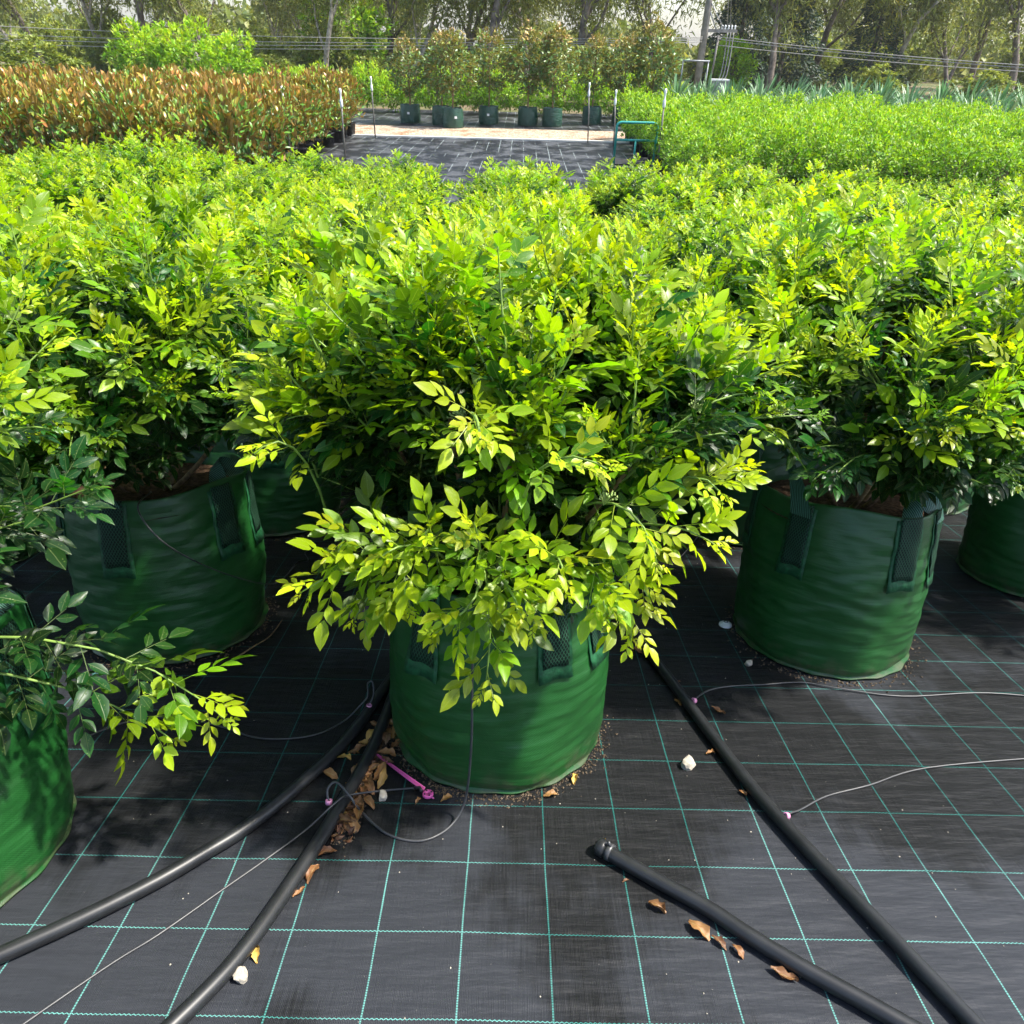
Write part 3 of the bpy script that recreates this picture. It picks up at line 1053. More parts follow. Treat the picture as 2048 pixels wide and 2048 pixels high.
for k in range(-7, 8):
    cnt = 0
    for j in range(0, 9):
        y = (1.455 if k % 2 == 0 else 1.985) + 1.045 * j + (rv.uniform(-.05, .05))
        x = -.03 + 1.2 * k + rv.uniform(-.10, .10)
        if y > 9.0 or (k, j) in done:
            continue
        u, v, zz = project((x, y, zg(y) + .9))
        if zz < .3 or u < -260 or u > 1290:
            continue
        cnt += 1
        z = zg(y) + .001
        sc = float(np.interp(y, (3, 9), (1.0, .76))) * rv.uniform(.94, 1.05)
        last = y + 1.045 > 9.0
        lab = f"lime green shrub, {ORD[j]} from the front " + coln(k)
        root = empty('potted_shrub', (x, y, z))
        tag(root, lab, 'shrub', 'lime green shrubs in green grow bags')
        tilt = SLOPE if y < 3.2 else SLOPE * max(0, (4.2 - y))
        put_bag(root, 1 + (j + k) % 4, tilt, rv.uniform(-3, 3), full=y < 4.5)
        fm, stm, tm = VAR[rv.randrange(4)]
        rz = rv.uniform(0, 6.28)
        fo = link('foliage', fm, root); fo.rotation_euler.z = rz; fo['kind'] = 'stuff'
        t_ = link('twigs', tm, root); t_.rotation_euler.z = rz; t_['kind'] = 'stuff'
        if y < 4.5:
            for m_ in stm:
                s_ = link('stem', m_, root); s_.rotation_euler.z = rz
        wd_ = float(np.interp(y, (3, 6), (1.0, 1.28)))
        fo.scale = t_.scale = (wd_ * rv.uniform(.95, 1.05), wd_ * rv.uniform(.95, 1.05), rv.uniform(.92, 1.08))
        root.scale = (sc, sc, sc)

# ------------------------------------------------------------------ irrigation on the mat
def pipe(path, label, r=.0172, cat='pipe'):
    P = smooth_path(path, 5)
    root = MB().tube(P, r, 14).build('irrigation_pipe', M['pipe'])
    tag(root, label, cat, 'black irrigation pipes on the mat')
    return root
PA = [(-0.31, 1.93, 0.378), (-0.35, 1.76, 0.413), (-0.399, 1.569, 0.453), (-0.428, 1.446, 0.479), (-0.474, 1.305, 0.509), (-0.549, 1.151, 0.542), (-0.628, 1.022, 0.569), (-0.70, 0.94, 0.586), (-0.80, .84, .608), (-.98, .70, .637), (-1.4, .42, .7)]
PB = [(-.352, 1.66, .434), (-0.362, 1.534, 0.460), (-0.366, 1.45, 0.478), (-0.382, 1.287, 0.513), (-0.411, 1.128, 0.546), (-0.446, 0.975, 0.579), (-0.481, 0.844, 0.607), (-0.519, 0.72, 0.633), (-0.56, 0.63, 0.652), (-0.64, 0.50, 0.680), (-.75, .32, .718)]
PC = [(0.30, 2.55, 0.246), (0.371, 2.293, 0.299), (0.437, 2.054, 0.349), (0.505, 1.804, 0.403), (0.566, 1.572, 0.452), (0.616, 1.375, 0.494), (0.667, 1.189, 0.533), (0.729, 1.017, 0.57), (0.809, 0.823, 0.611), (.90, .60, .659), (1.0, .36, .71)]
PD = [(0.245, 0.978, 0.5785), (0.267, 0.959, 0.5825), (0.356, 0.896, 0.596), (0.45, 0.832, 0.609), (0.532, 0.762, 0.6245), (0.611, 0.702, 0.637), (0.719, 0.629, 0.6525), (.86, .53, .674), (1.02, .42, .697)]
def onslope(path, r):
    return [(x, y, zg(y) + r / math.cos(SLOPE) + .002) for x, y, z in path]
pipe(onslope(PA, .0172), 'thick black pipe curving off to the left edge from behind the front bag')
pipe(onslope(PB, .0172), 'thick black pipe running down to the lower left corner beside the dead leaves')
pipe(onslope(PC, .0172), 'thick black pipe running along the right of the front bag')
po = pipe(onslope(PD, .0172), 'short black pipe with a clamped open end at lower right')
dv = (Vector(PD[2]) - Vector(PD[0])).normalized()
e0 = Vector(onslope(PD, .0172)[0])
MB().tube([e0 - dv * .022, e0 - dv * .019, e0 - dv * .004, e0 + dv * .002], [.017, .0215, .0215, .0185], 18).build('end_cap', M['pipe'], po)
MB().tube([e0 + dv * .006, e0 + dv * .007, e0 + dv * .018, e0 + dv * .019], [.0185, .0208, .0208, .0185], 18).build('clamp_ring', M['tube'], po)
upn = Vector((0, math.sin(SLOPE), math.cos(SLOPE)))
MB().tube([e0 + dv * .012 + upn * .019, e0 + dv * .006 + upn * .03], .004, 8).build('clamp_tab', M['tube'], po)

def drip(path, label, r=.0025, clip=None, k=6):
    P = smooth_path(path, k)
    root = MB().tube(P, r, 8).build('drip_tube', M['tube'])
    tag(root, label, 'drip tube', 'thin drip tubes')
    if clip:
        c, ax = Vector(clip[0]), Vector(clip[1]).normalized()
        mb = MB()
        a = ax.cross(Vector((0.1, .2, 1))).normalized(); b = ax.cross(a)
        prof = [(.0045, -.0055), (.0085, -.0055), (.0085, .0055), (.0045, .0055), (.0045, -.0055)]
        n = 16
        V = [c + ax * h + (a * math.cos(2 * math.pi * q / n) + b * math.sin(2 * math.pi * q / n)) * rr for rr, h in prof for q in range(n)]
        F = [(i * n + q, i * n + (q + 1) % n, (i + 1) * n + (q + 1) % n, (i + 1) * n + q) for i in range(4) for q in range(n)]
        mb.add(V, F).build('pink_connector', M['pinkpale'], root)
    return root
def S_(x, y, h):
    return (x, y, zg(y) + h)
drip([S_(-.45, 1.100, .030), S_(-.455, 1.12, .052), S_(-.436, 1.135, .066), S_(-.40, 1.11, .05), S_(-.366, 1.08, .02), S_(-.289, 1.02, .004), S_(-.208, 1.0, .004), S_(-.146, 1.03, .008), S_(-.108, 1.075, .035),
      (-.092, 1.10, .654), (-.083, 1.125, .80), (-.083, 1.16, .93), (-.082, 1.20, 1.03), (-.08, 1.27, 1.04)],
     'thin black drip tube rising up the front of the centre bag', r=.0032, clip=(S_(-.448, 1.096, .030), (.05, .5, .9)))
t2 = [(-1.0, .42), (-.80, .66), (-.719, .743), (-.627, .854), (-.561, .933), (-.486, 1.021), (-.43, 1.085), (-.402, 1.115), (-.326, 1.153), (-.238, 1.165)]
hh = [.004, .004, .004, .004, .004, .012, .038, .036, .012, .014]
drip([S_(x, y, h) for (x, y), h in zip(t2, hh)], 'thin grey drip tube crossing both left pipes to the pink stake')
drip([S_(-1.22, 1.30, .02), S_(-1.14, 1.40, .006), S_(-1.0, 1.43, .004), S_(-.841, 1.394, .004), S_(-.736, 1.354, .004), S_(-.642, 1.351, .004), S_(-.555, 1.375, .004), S_(-.49, 1.432, .008), S_(-.445, 1.48, .04), S_(-.428, 1.50, .058), S_(-.432, 1.53, .085), S_(-.418, 1.535, .09), S_(-.412, 1.51, .06), S_(-.421, 1.482, .034)],
     'thin drip tube looping up from the left pipe toward the left bag', clip=(S_(-.421, 1.476, .034), (.0, .3, .95)))
drip([S_(.596, 1.555, .030), S_(.612, 1.575, .03), S_(.666, 1.629, .012), S_(.745, 1.661, .004), S_(.855, 1.674, .004), S_(.988, 1.69, .006), S_(1.1, 1.66, .008), S_(1.3, 1.63, .004), S_(1.6, 1.66, .004), S_(1.9, 1.62, .006)],
     'thin drip tube from the right pipe to the right bag', clip=(S_(.590, 1.55, .030), (-.8, -.3, .5)))
drip([S_(.722, 1.09, .032), S_(.735, 1.102, .028), S_(.77, 1.124, .014), S_(.865, 1.182, .004), S_(.999, 1.226, .004), S_(1.2, 1.3, .004), S_(1.6, 1.36, .004)],
     'thin drip tube leaving the right pipe at the right edge', clip=(S_(.718, 1.09, .030), (-.8, -.3, .5)))
drip([(-1.16, 1.92, .97), (-1.10, 1.73, 1.03), (-1.02, 1.69, .93), (-.93, 1.82, .72), (-.885, 2.07, .48), S_(-.88, 2.32, .10), S_(-.90, 2.50, .006), S_(-.934, 2.598, .004), S_(-.797, 2.635, .004), S_(-.668, 2.732, .004)],
     'thin drip tube drooping from the left bag to the mat behind it')
drip([S_(.404, 2.594, .004), S_(.515, 2.52, .004), S_(.633, 2.511, .004), S_(.75, 2.58, .012), S_(.86, 2.68, .10), S_(.95, 2.75, .2)],
     'thin drip tube rising to the shaded bag behind the right one')

# pink stake: grooved blade and a round slotted head
st = empty('drip_stake', S_(-.282, 1.222, 0))
tag(st, 'bright pink plastic drip stake lying by the front bag', 'drip stake')
a, b = Vector(S_(-.362, 1.285, .012)) - st.location, Vector(S_(-.215, 1.160, .012)) - st.location
ax = (b - a).normalized(); sd = ax.cross(upn).normalized()
mb = MB()
V = []
for t, w in ((0, .0008), (.08, .003), (1, .0055)):
    p = a.lerp(b, t)
    V += [p - sd * w, p - sd * w * .25 - upn * .003, p + sd * w * .25 - upn * .003, p + sd * w, p + sd * w * .9 + upn * .003, p - sd * w * .9 + upn * .003]
    # edges raised, groove between
F = []
for i in range(2):
    for k in range(6):
        F.append((i * 6 + k, i * 6 + (k + 1) % 6, (i + 1) * 6 + (k + 1) % 6, (i + 1) * 6 + k))
mb.add(V, F + [(5, 4, 3, 2, 1, 0), (12, 13, 14, 15, 16, 17)]).build('blade', M['pink'], st, smooth=False)
for sgn in (-1, 1):
    MB().tube([a + sd * sgn * .002 + upn * .003, b + sd * sgn * .0052 + upn * .004], .0014, 6).build('rib', M['pink'], st)
hc = Vector(S_(-.202, 1.147, .010)) - st.location
rot = upn.to_track_quat('Z', 'Y')
mb = MB().lathe([(.0045, -.004), (.0135, -.004), (.0145, -.002), (.0145, .002), (.0135, .004), (.0045, .004), (.0045, -.004)], 20)
mb.v = [tuple(hc + rot @ Vector(p)) for p in mb.v]
mb.build('head', M['pink'], st)
for k in range(4):
    an = k * math.pi / 2 + .5
    p = Vector((math.cos(an) * .0095, math.sin(an) * .0095, .0045))
    mb = MB().lathe([(.0001, .0006), (.0022, .0005), (.0026, -.001)], 8)
    mb.v = [tuple(hc + rot @ (Vector(q) + p)) for q in mb.v]
    mb.build('slot', M['rubber'], st)
MB().tube([hc + ax * .012, hc + ax * .022], [.0035, .002], 8).build('nozzle', M['pink'], st)
MB().tube([Vector(S_(-.24, 1.165, .014)) - st.location, Vector(S_(-.226, 1.163, .018)) - st.location, Vector(S_(-.218, 1.150, .018)) - st.location], .0042, 8).build('elbow', M['pipe'], st)

# ------------------------------------------------------------------ small things lying about
def stone(loc, s, seed, label, flat=.6):
    r = random.Random(seed)
    import bmesh
    bm = bmesh.new()
    bmesh.ops.create_icosphere(bm, subdivisions=2, radius=1)
    for v in bm.verts:
        n_ = noise.noise(v.co * 1.3 + Vector((seed, 0, 0)))
        q = v.co * (1 + .35 * n_)
        q.x = max(-.85, min(.8, q.x)); q.y = max(-.8, min(.9, q.y + .3 * q.x * q.z))
        q.z = max(-.55, min(.62, q.z))
        v.co = Vector((q.x * s, q.y * s * r.uniform(.72, .76), (q.z + .5) * s * flat))
    me = bpy.data.meshes.new('stone')
    bm.to_mesh(me); bm.free()
    me.materials.append(M['stone'])
    o = link('stone', me)
    o.location = loc
    o.rotation_euler = (-SLOPE, 0, r.uniform(0, 6))
    tag(o, label, 'stone', 'stray stones on the mat')
stone(S_(.517, 1.282, .002), .023, 1, 'cream angular stone on the dark mat right of the front bag', .9)
stone(S_(-.512, .661, .002), .018, 2, 'pale round stone near the lower left corner', 1.0)
stone(S_(.841, 1.792, .002), .016, 4, 'small whitish stone near the foot of the right bag', .9)
stone(S_(-.321, 1.139, .002), .016, 6, 'small brown stone beside the pink stake', .8)
cp = empty('plastic_cap', S_(.832, 2.05, .002))
cp.rotation_euler = (-SLOPE, 0, 0)
tag(cp, 'white plastic cap lying at the foot of the right bag', 'cap')
MB().lathe([(.0001, .016), (.009, .016), (.010, .012), (.018, .011), (.024, .006), (.025, 0)], 20).build('disc', M['whiteplastic'], cp)
MB().lathe([(.005, .0162), (.007, .0175), (.009, .0162)], 14).build('ring', M['rubber'], cp)

def dead_mesh(k):
    r = random.Random(100 + k)
    L = 1.0
    Wd = r.uniform(.42, .62)
    curl = r.uniform(1.0, 2.3)
    bend = r.uniform(-.7, .9)
    ragged = [r.uniform(.72, 1.12) for _ in range(20)]
    rows, cols = 9, 5
    V, A = [], []
    for i in range(rows):
        t = i / (rows - 1)
        w = math.sin(math.pi * min(1, t * .94 + .03)) ** .75 * Wd / 2 * ragged[i]
        for j in range(cols):
            s = j / (cols - 1) * 2 - 1
            an = s * curl * (.5 + .5 * t)
            y = w * (math.sin(an) / max(curl * .5, .3)) * .8
            z = w * (1 - math.cos(an)) * .9 + bend * .25 * math.sin(math.pi * t) + .05 * math.sin(9 * t + s * 3 + k) + .03 * math.sin(17 * t - 5 * s)
            V.append((t - .5, y, z)); A.append(s)
    z0 = min(v[2] for v in V)
    V = np.array(V); V[:, 2] -= z0
    T = []
    for i in range(rows - 1):
        for j in range(cols - 1):
            a = i * cols + j
            T += [(a, a + cols, a + cols + 1), (a, a + cols + 1, a + 1)]
    return V, np.array(T), np.array(A)
DEADT = [dead_mesh(k) for k in range(6)]
DEADM = {}
def dead(loc, size, age, k, rz, label, tilt=(0, 0)):
    key = (k, round(age, 1))
    if key not in DEADM:
        v, t, a = DEADT[k]
        at = np.stack([np.full(len(v), key[1]), a, np.full(len(v), .3 + .1 * k)], axis=1)
        DEADM[key] = np_mesh('dead_leaf', v, t, None, M['deadleaf'], True, {'lf': at})
    o = link('dead_leaf', DEADM[key])
    o.location = loc
    o.rotation_euler = (-SLOPE + tilt[0], tilt[1], rz)
    o.scale = (size,) * 3
    tag(o, label, 'leaf', 'fallen dead leaves on the mat')
DL = [  # x, y, size, age, shape, turn, label
    (-.424, .955, .070, .3, 0, .3, 'brown curled dead leaf lying against the lower left pipe, the upper of two'),
    (-.436, .898, .062, .4, 1, 1.2, 'brown crumpled dead leaf against the lower left pipe, the lower of two'),
    (-.455, .850, .040, .5, 2, .8, 'small pale dead leaf scrap beside the lower left pipe'),
    (-.498, .705, .045, 1., 3, 1.9, 'yellow dead leaf above the pale stone at lower left'),
    (.345, .835, .055, .3, 4, -.6, 'orange brown dead leaf below the pipe with the clamped end'),
    (.425, .782, .070, .4, 5, -.8, 'long brown dead leaf tucked under the lower right pipe'),
    (.462, .757, .050, .2, 0, -.9, 'dark brown dead leaf tucked under the middle of the lower right pipe'),
    (.496, .738, .042, .4, 1, -1.1, 'small brown dead leaf below the lower right pipe'),
    (.575, .690, .070, .3, 2, -.5, 'brown dead leaf under the lower right pipe at the edge'),
    (.243, 1.003, .042, .9, 3, 1.2, 'yellowish dead leaf behind the clamped pipe end'),
    (.592, 1.335, .036, .5, 4, .2, 'small brown dead leaf beside the right pipe, level with the cream stone'),
    (.545, 1.565, .040, .5, 5, -1., 'brown dead leaf left of the right pipe, beside its pink connector'),
    (.575, 1.677, .022, .2, 0, .4, 'tiny red brown dead leaf beyond the right pipe'),
    (.455, 1.845, .062, .4, 1, -.4, 'brown dead leaf against the right pipe near the bag'),
    (.665, 1.528, .060, .3, 2, -.7, 'brown twiggy dead leaf right of the right pipe'),
    (.640, 1.184, .030, .4, 3, -.8, 'small brown dead leaf tucked by the lower run of the right pipe'),
    (.192, 1.217, .045, 1., 4, 1.3, 'bright yellow dead leaf at the right foot of the front bag'),
    (.122, 1.158, .048, .4, 5, .2, 'orange brown dead leaf at the front foot of the front bag'),
    (.285, .903, .022, .2, 0, .4, 'tiny dark dead leaf below the clamped pipe end'),
    (-.932, 2.281, .040, .3, 1, .5, 'brown dead leaf on the mat beside the left bag'),
    (.623, 2.470, .045, .3, 2, .1, 'brown dead leaf on the mat near the shaded bag'),
    (-.152, 1.135, .042, .6, 3, .5, 'tan dead leaf at the front foot of the bag by the drip tube'),
    (-.225, 1.125, .030, .3, 4, 1., 'brown dead leaf under the pink stake head'),
    (.39, 2.02, .045, .5, 5, .4, 'tan dead leaf behind the front bag beside the right pipe'),
]
for x, y, s, a, k, rz, lab in DL:
    dead(S_(x, y, .003), s * .78, a, k, rz, lab)
rd = random.Random(3)
PILE = [(-.350, 1.423), (-.396, 1.363), (-.415, 1.307), (-.348, 1.353), (-.325, 1.388), (-.45, 1.263), (-.475, 1.211), (-.36, 1.234), (-.345, 1.225), (-.334, 1.196), (-.361, 1.186), (-.371, 1.147), (-.381, 1.11), (-.395, 1.083), (-.365, 1.067), (-.35, 1.111), (-.398, 1.047), (-.336, 1.288), (-.405, 1.34), (-.385, 1.40), (-.43, 1.29), (-.32, 1.33), (-.335, 1.26), (-.355, 1.16), (-.378, 1.04), (-.392, 1.42)]
for q, (x, y) in enumerate(PILE):
    dead(S_(x, y, .003 + rd.uniform(0, .012)), rd.uniform(.032, .06), rd.choice((.2, .4, .5, .6, .9)), rd.randrange(6), rd.uniform(0, 6.28),
         'dead leaf in the brown heap between the left pipes and the front bag', (rd.uniform(-.5, .5), rd.uniform(-.5, .5)))

def grains(name, pts, smin, smax, mat, label, cat, seed=1):
    r = random.Random(seed)
    mb = MB()
    for (x, y, h) in pts:
        s = r.uniform(smin, smax)
        c = Vector((x, y, zg(y) + h + s * .5))
        mb.add([c + Vector((a * s * r.uniform(.6, 1.3), b * s * r.uniform(.6, 1.3), d * s * r.uniform(.5, 1))) for a, b, d in ((1, 0, 0), (-1, 0, 0), (0, 1, 0), (0, -1, 0), (0, 0, 1), (0, 0, -1))],
               [(0, 2, 4), (2, 1, 4), (1, 3, 4), (3, 0, 4), (2, 0, 5), (1, 2, 5), (3, 1, 5), (0, 3, 5)])
    o = mb.build(name, mat, smooth=False)
    tag(o, label, cat, kind='stuff')
    return o
pts = []
for q in range(900):
    a = rd.uniform(math.pi * .9, math.pi * 2.1)
    r_ = .300 + abs(rd.gauss(0, .022))
    pts.append((-.03 + r_ * math.cos(a), 1.455 + r_ * math.sin(a) * .99, .0))
for q in range(700):
    t = rd.random() ** .8
    pts.append((-.345 - .06 * rd.random() * t - .02 * t, 1.42 - .42 * t + rd.gauss(0, .02), .0))
fr_ = []
DEADL = [(v * .02, t, a) for v, t, a in DEADT]
NL = 520
tt = rng.uniform(0, 1, NL)
lp = np.c_[-.352 - .055 * rng.uniform(0, 1, NL) * tt - .02 * tt - .02 * rng.uniform(0, 1, NL), 1.44 - .42 * tt + rng.normal(0, .02, NL), np.zeros(NL)]
lp[:, 2] = [zg(q_) + .002 + rng.uniform(0, .01) for q_ in lp[:, 1]]
lm = scatter_mesh('leaf_litter', DEADL, rng.integers(0, 6, NL), lp, frames(np.c_[rng.normal(0, 1, (NL, 2)), rng.normal(0, .3, NL)], np.tile((0, 0, 1.0), (NL, 1)) + rng.normal(0, .5, (NL, 3)), rng.normal(0, .4, NL)), rng.uniform(.5, 1.5, NL), rng.uniform(0, .6, NL), rng.uniform(size=NL), M['deadleaf'])
tag(link('leaf_litter', lm), 'crumbled brown leaf litter between the left pipes and the front bag', 'leaf litter', kind='stuff')
grains('soil_grit', pts, .0012, .0042, M['grit'], 'brown soil crumbs spilled round the foot of the front bag', 'soil', 2)
pts = []
for cx, cy in ((-1.23, 1.985), (1.17, 2.01), (1.18, 3.05), (-1.2, 3.02)):
    for q in range(350):
        a = rd.uniform(math.pi * .8, math.pi * 2.2)
        r_ = .305 + abs(rd.gauss(0, .025))
        pts.append((cx + r_ * math.cos(a), cy + r_ * math.sin(a), 0))
grains('soil_crumbs', pts, .0015, .005, M['grit'], 'soil crumbs round the feet of the bags further back', 'soil', 4)
pts = [(rd.uniform(-1.2, 1.2), rd.uniform(.55, 2.8), 0) for q in range(260)]
grains('pale_chips', pts, .0008, .0022, M['stone'], 'tiny pale chips scattered over the mat', 'grit', 5)

tg_ = MB().tube(smooth_path([S_(-.96, 1.70, .005), S_(-.941, 1.731, .008), S_(-.896, 1.808, .014), S_(-.863, 1.878, .012), S_(-.849, 1.985, .02)], 4), [.003] * 8 + [.0022] * 8 + [.0012], 6).build('fallen_twig', M['stem'])
tag(tg_, 'thin bare twig lying on the mat beside the left bag', 'twig')

# ------------------------------------------------------------------ open bed: sprinkler risers, trolley
def riser(x, y, h, label, dx=0.0):
    root = empty('sprinkler_riser', (x, y, zg(y)))
    tag(root, label, 'sprinkler', 'sprinkler risers round the open bed')
    MB().tube([(0, 0, 0), (dx * .5, 0, h * .5), (dx, 0, h - .30)], .016, 8).build('pole', M['poleg'], root)
    MB().tube([(dx, 0, h - .32), (dx, 0, h - .30), (dx, 0, h - .20), (dx, 0, h - .17), (dx, 0, h - .10), (dx, 0, h - .05), (dx, 0, h)],
              [.022, .03, .03, .016, .016, .028, .018], 10).build('sprinkler_head', M['whiteplastic'], root)
riser(-4.51, 15.39, 1.42, 'white topped riser pole in front of the bronze hedge, nearest at left', -.0)
riser(-3.49, 15.56, 1.40, 'white topped riser pole at the corner of the bronze hedge', .03)
riser(-3.84, 20.9, 1.40, 'white topped riser pole standing by the gravel at left', 0)
riser(1.76, 21.2, 1.38, 'white topped riser pole by the gravel at right', -.06)
riser(2.22, 19.13, 1.33, 'thin riser pole just left of the trolley, behind it', -.06)
riser(2.71, 15.58, 1.53, 'tall riser pole with blue white head beside the trolley', -.02)

tr = empty('hand_trolley', (2.27, 15.9, 0))
tag(tr, 'teal tubular hand trolley standing at the edge of the open bed', 'trolley')
def arc_pts(w, z0, z1, rc):
    P = [(-w, 0, z0)]
    for k in range(6):
        a = math.pi - k / 5 * math.pi / 2
        P.append((-w + rc + rc * math.cos(a), 0, z1 - rc + rc * math.sin(a)))
    for k in range(6):
        a = math.pi / 2 - k / 5 * math.pi / 2
        P.append((w - rc + rc * math.cos(a), 0, z1 - rc + rc * math.sin(a)))
    return P + [(w, 0, z0)]
MB().tube(arc_pts(.40, .06, .93, .09), .025, 10).build('handle_frame', M['trolley'], tr)
MB().tube([(-.40, 0, .62), (.40, 0, .62)], .022, 8).build('crossbar', M['trolley'], tr)
MB().tube([(0, 0, .62), (0, 0, .14)], .022, 8).build('centre_post', M['trolley'], tr)
MB().box((0, .46, .17), (.72, .85, .025)).build('deck', M['rubber'], tr, smooth=False)
for sx in (-1, 1):
    for yy in (.05, .8):
        w = MB().lathe([(.02, -.02), (.075, -.02), (.085, -.012), (.085, .012), (.075, .02), (.02, .02), (.02, -.02)], 16)
        w.v = [(sx * .31 + v[2], yy + v[0], .086 + v[1]) for v in w.v]
        w.build('wheel', M['rubber'], tr)

# ------------------------------------------------------------------ hedges of potted plants behind
def bush_leaves(seed, n, rx, rz, z0, temps, L=(.8, 1.2), up=.5, clump=7, age_top=True):
    r = np.random.default_rng(seed)
    nc = n // clump
    U = r.normal(size=(nc, 3)); U /= np.linalg.norm(U, axis=1, keepdims=True)
    q = r.uniform(.55, 1.0, nc) ** .5
    lump = 1 + .16 * np.sin(U[:, 0] * 5 + seed) + .14 * np.sin(U[:, 1] * 6 + seed * 2) + .1 * np.sin(U[:, 2] * 9)
    C = U * (q * lump)[:, None] * np.array((rx, rx, rz)) + np.array((0, 0, z0))
    pos = np.repeat(C, clump, axis=0) + r.normal(0, .045, (nc * clump, 3))
    N = len(pos)
    D = np.repeat(U, clump, axis=0) * .6 + r.normal(0, .6, (N, 3)) + np.array((0, 0, up))
    UPV = np.array((0, 0, 1.0)) + r.normal(0, .35, (N, 3))
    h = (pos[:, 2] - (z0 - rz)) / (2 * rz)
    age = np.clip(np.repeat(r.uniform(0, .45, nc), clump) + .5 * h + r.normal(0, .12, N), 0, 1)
    return dict(idx=r.integers(0, len(temps), N), pos=pos, rot=frames(D, UPV, r.normal(0, .4, N)), scl=r.uniform(L[0], L[1], N), age=age, rnd=r.uniform(size=N))

def pot_mesh(r0, r1, h):
    return MB().lathe([(.001, .004), (r0 * .98, .004), (r0, .01), (r1 * .97, h * .9), (r1 * 1.04, h * .9), (r1 * 1.04, h), (r1 * .96, h), (r1 * .94, h - .03), (.001, h - .03)], 16).mesh('pot', M['blackpot'])

def plant_copy(name, parts, loc, rz, sc, label, cat, group):
    root = empty(name, loc, rz)
    root.scale = sc if hasattr(sc, '__len__') else (sc,) * 3
    tag(root, label, cat, group)
    for nm, me, kind in parts:
        o = link(nm, me, root)
        if kind: o['kind'] = kind
    return root

POT = pot_mesh(.13, .165, .30)
def variant(seed, n, rx, rz, z0, temps, mat, up, L=(.8, 1.2), clump=7, trunk=(.012, .30, None), pot=None):
    S = bush_leaves(seed, n, rx, rz, z0, temps, L, up, clump)
    fm = scatter_mesh('foliage', temps, S['idx'], S['pos'], S['rot'], S['scl'], S['age'], S['rnd'], mat)
    r = random.Random(seed)
    mb = MB()
    for k in range(4):
        a = r.uniform(0, 6.28)
        mb.tube([(0, 0, .2), (.1 * rx * math.cos(a), .1 * rx * math.sin(a), z0 - rz * .6), (.6 * rx * math.cos(a), .6 * rx * math.sin(a), z0 + rz * .3)], [.012, .009, .004], 5, False)
    parts = [('foliage', fm, 'stuff'), ('stem', mb.mesh('stem', M['stem']), None)]
    if pot is not None:
        parts.append(('pot', pot, None))
    return parts
MAGL = [simple_leaf(.125, .05, .12, .35), simple_leaf(.105, .046, .25, .3), simple_leaf(.14, .052, .02, .45)]
SML = [quad_leaf(.075, .034), quad_leaf(.062, .03, .3), quad_leaf(.085, .034, .1)]
MAGV = [variant(60 + k, 620, .34, .52, .80, MAGL, M['magnolia'], 1.15, pot=POT) for k in range(3)]
rh = random.Random(21)
nrow = 0
for iy, y in enumerate([12.6, 13.5, 14.4, 15.3, 16.2, 17.1, 18.0, 18.9, 19.8, 20.7, 21.5]):
    for ix in range(13):
        x = -4.62 - .58 * ix
        # only where a plant shows: edge rows, and the tops of the ones behind
        u, v, zz = project((x, y, 1.2))
        if u < -40:
            continue
        if ix == 0:
            lab = f'bronze backed magnolia, {ORD[min(iy, 8)]} along the right edge of its block' if iy < 9 else f'bronze backed magnolia at the far right corner of its block, {"front" if iy == 9 else "rear"} one'
        elif iy == 0:
            lab = f'bronze backed magnolia in the nearest row of its block, {ORD[min(ix, 8)]} in from the right edge' if ix < 9 else 'bronze backed magnolia in the nearest row of its block toward the left edge'
        else:
            lab = 'bronze backed magnolia inside the dense block at left'
        plant_copy('potted_magnolia', MAGV[rh.randrange(3)], (x + rh.uniform(-.08, .08), y + rh.uniform(-.1, .1), 0), rh.uniform(0, 6.28), (1, 1, rh.uniform(.86, 1.14)), lab, 'shrub', 'bronze magnolias in the block at left')
HEDV = [variant(70 + k, 1500, .40, .42, .66, SML, M['far_leaf'], .5, pot=POT, clump=6) for k in range(3)]
for iy, y in enumerate([13.2, 14.1, 15.0, 15.9, 16.8, 17.7, 18.6, 19.5, 20.4, 21.3, 22.2]):
    for ix in range(13):
        x = 2.95 + .72 * ix + (15.5 - y) * .0
        u, v, zz = project((x, y, .9))
        if u > 1070:
            continue
        if ix == 0:
            lab = f'green shrub in black pot, {ORD[iy]} along the left edge of the right block' if iy < 9 else f'green shrub in black pot at the far left corner of the right block, {"front" if iy == 9 else "rear"} one'
        elif iy == 0:
            lab = f'green shrub in the nearest row of the right block, {ORD[min(ix, 8)]} in from its left edge' if ix < 9 else 'green shrub in the nearest row of the right block toward the right edge'
        else:
            lab = 'green shrub inside the dense block at right'
        plant_copy('potted_hedge_shrub', HEDV[rh.randrange(3)], (x + rh.uniform(-.08, .08), y + rh.uniform(-.1, .1), 0), rh.uniform(0, 6.28), (1, 1, rh.uniform(.84, 1.12)), lab, 'shrub', 'green shrubs in the block at right')
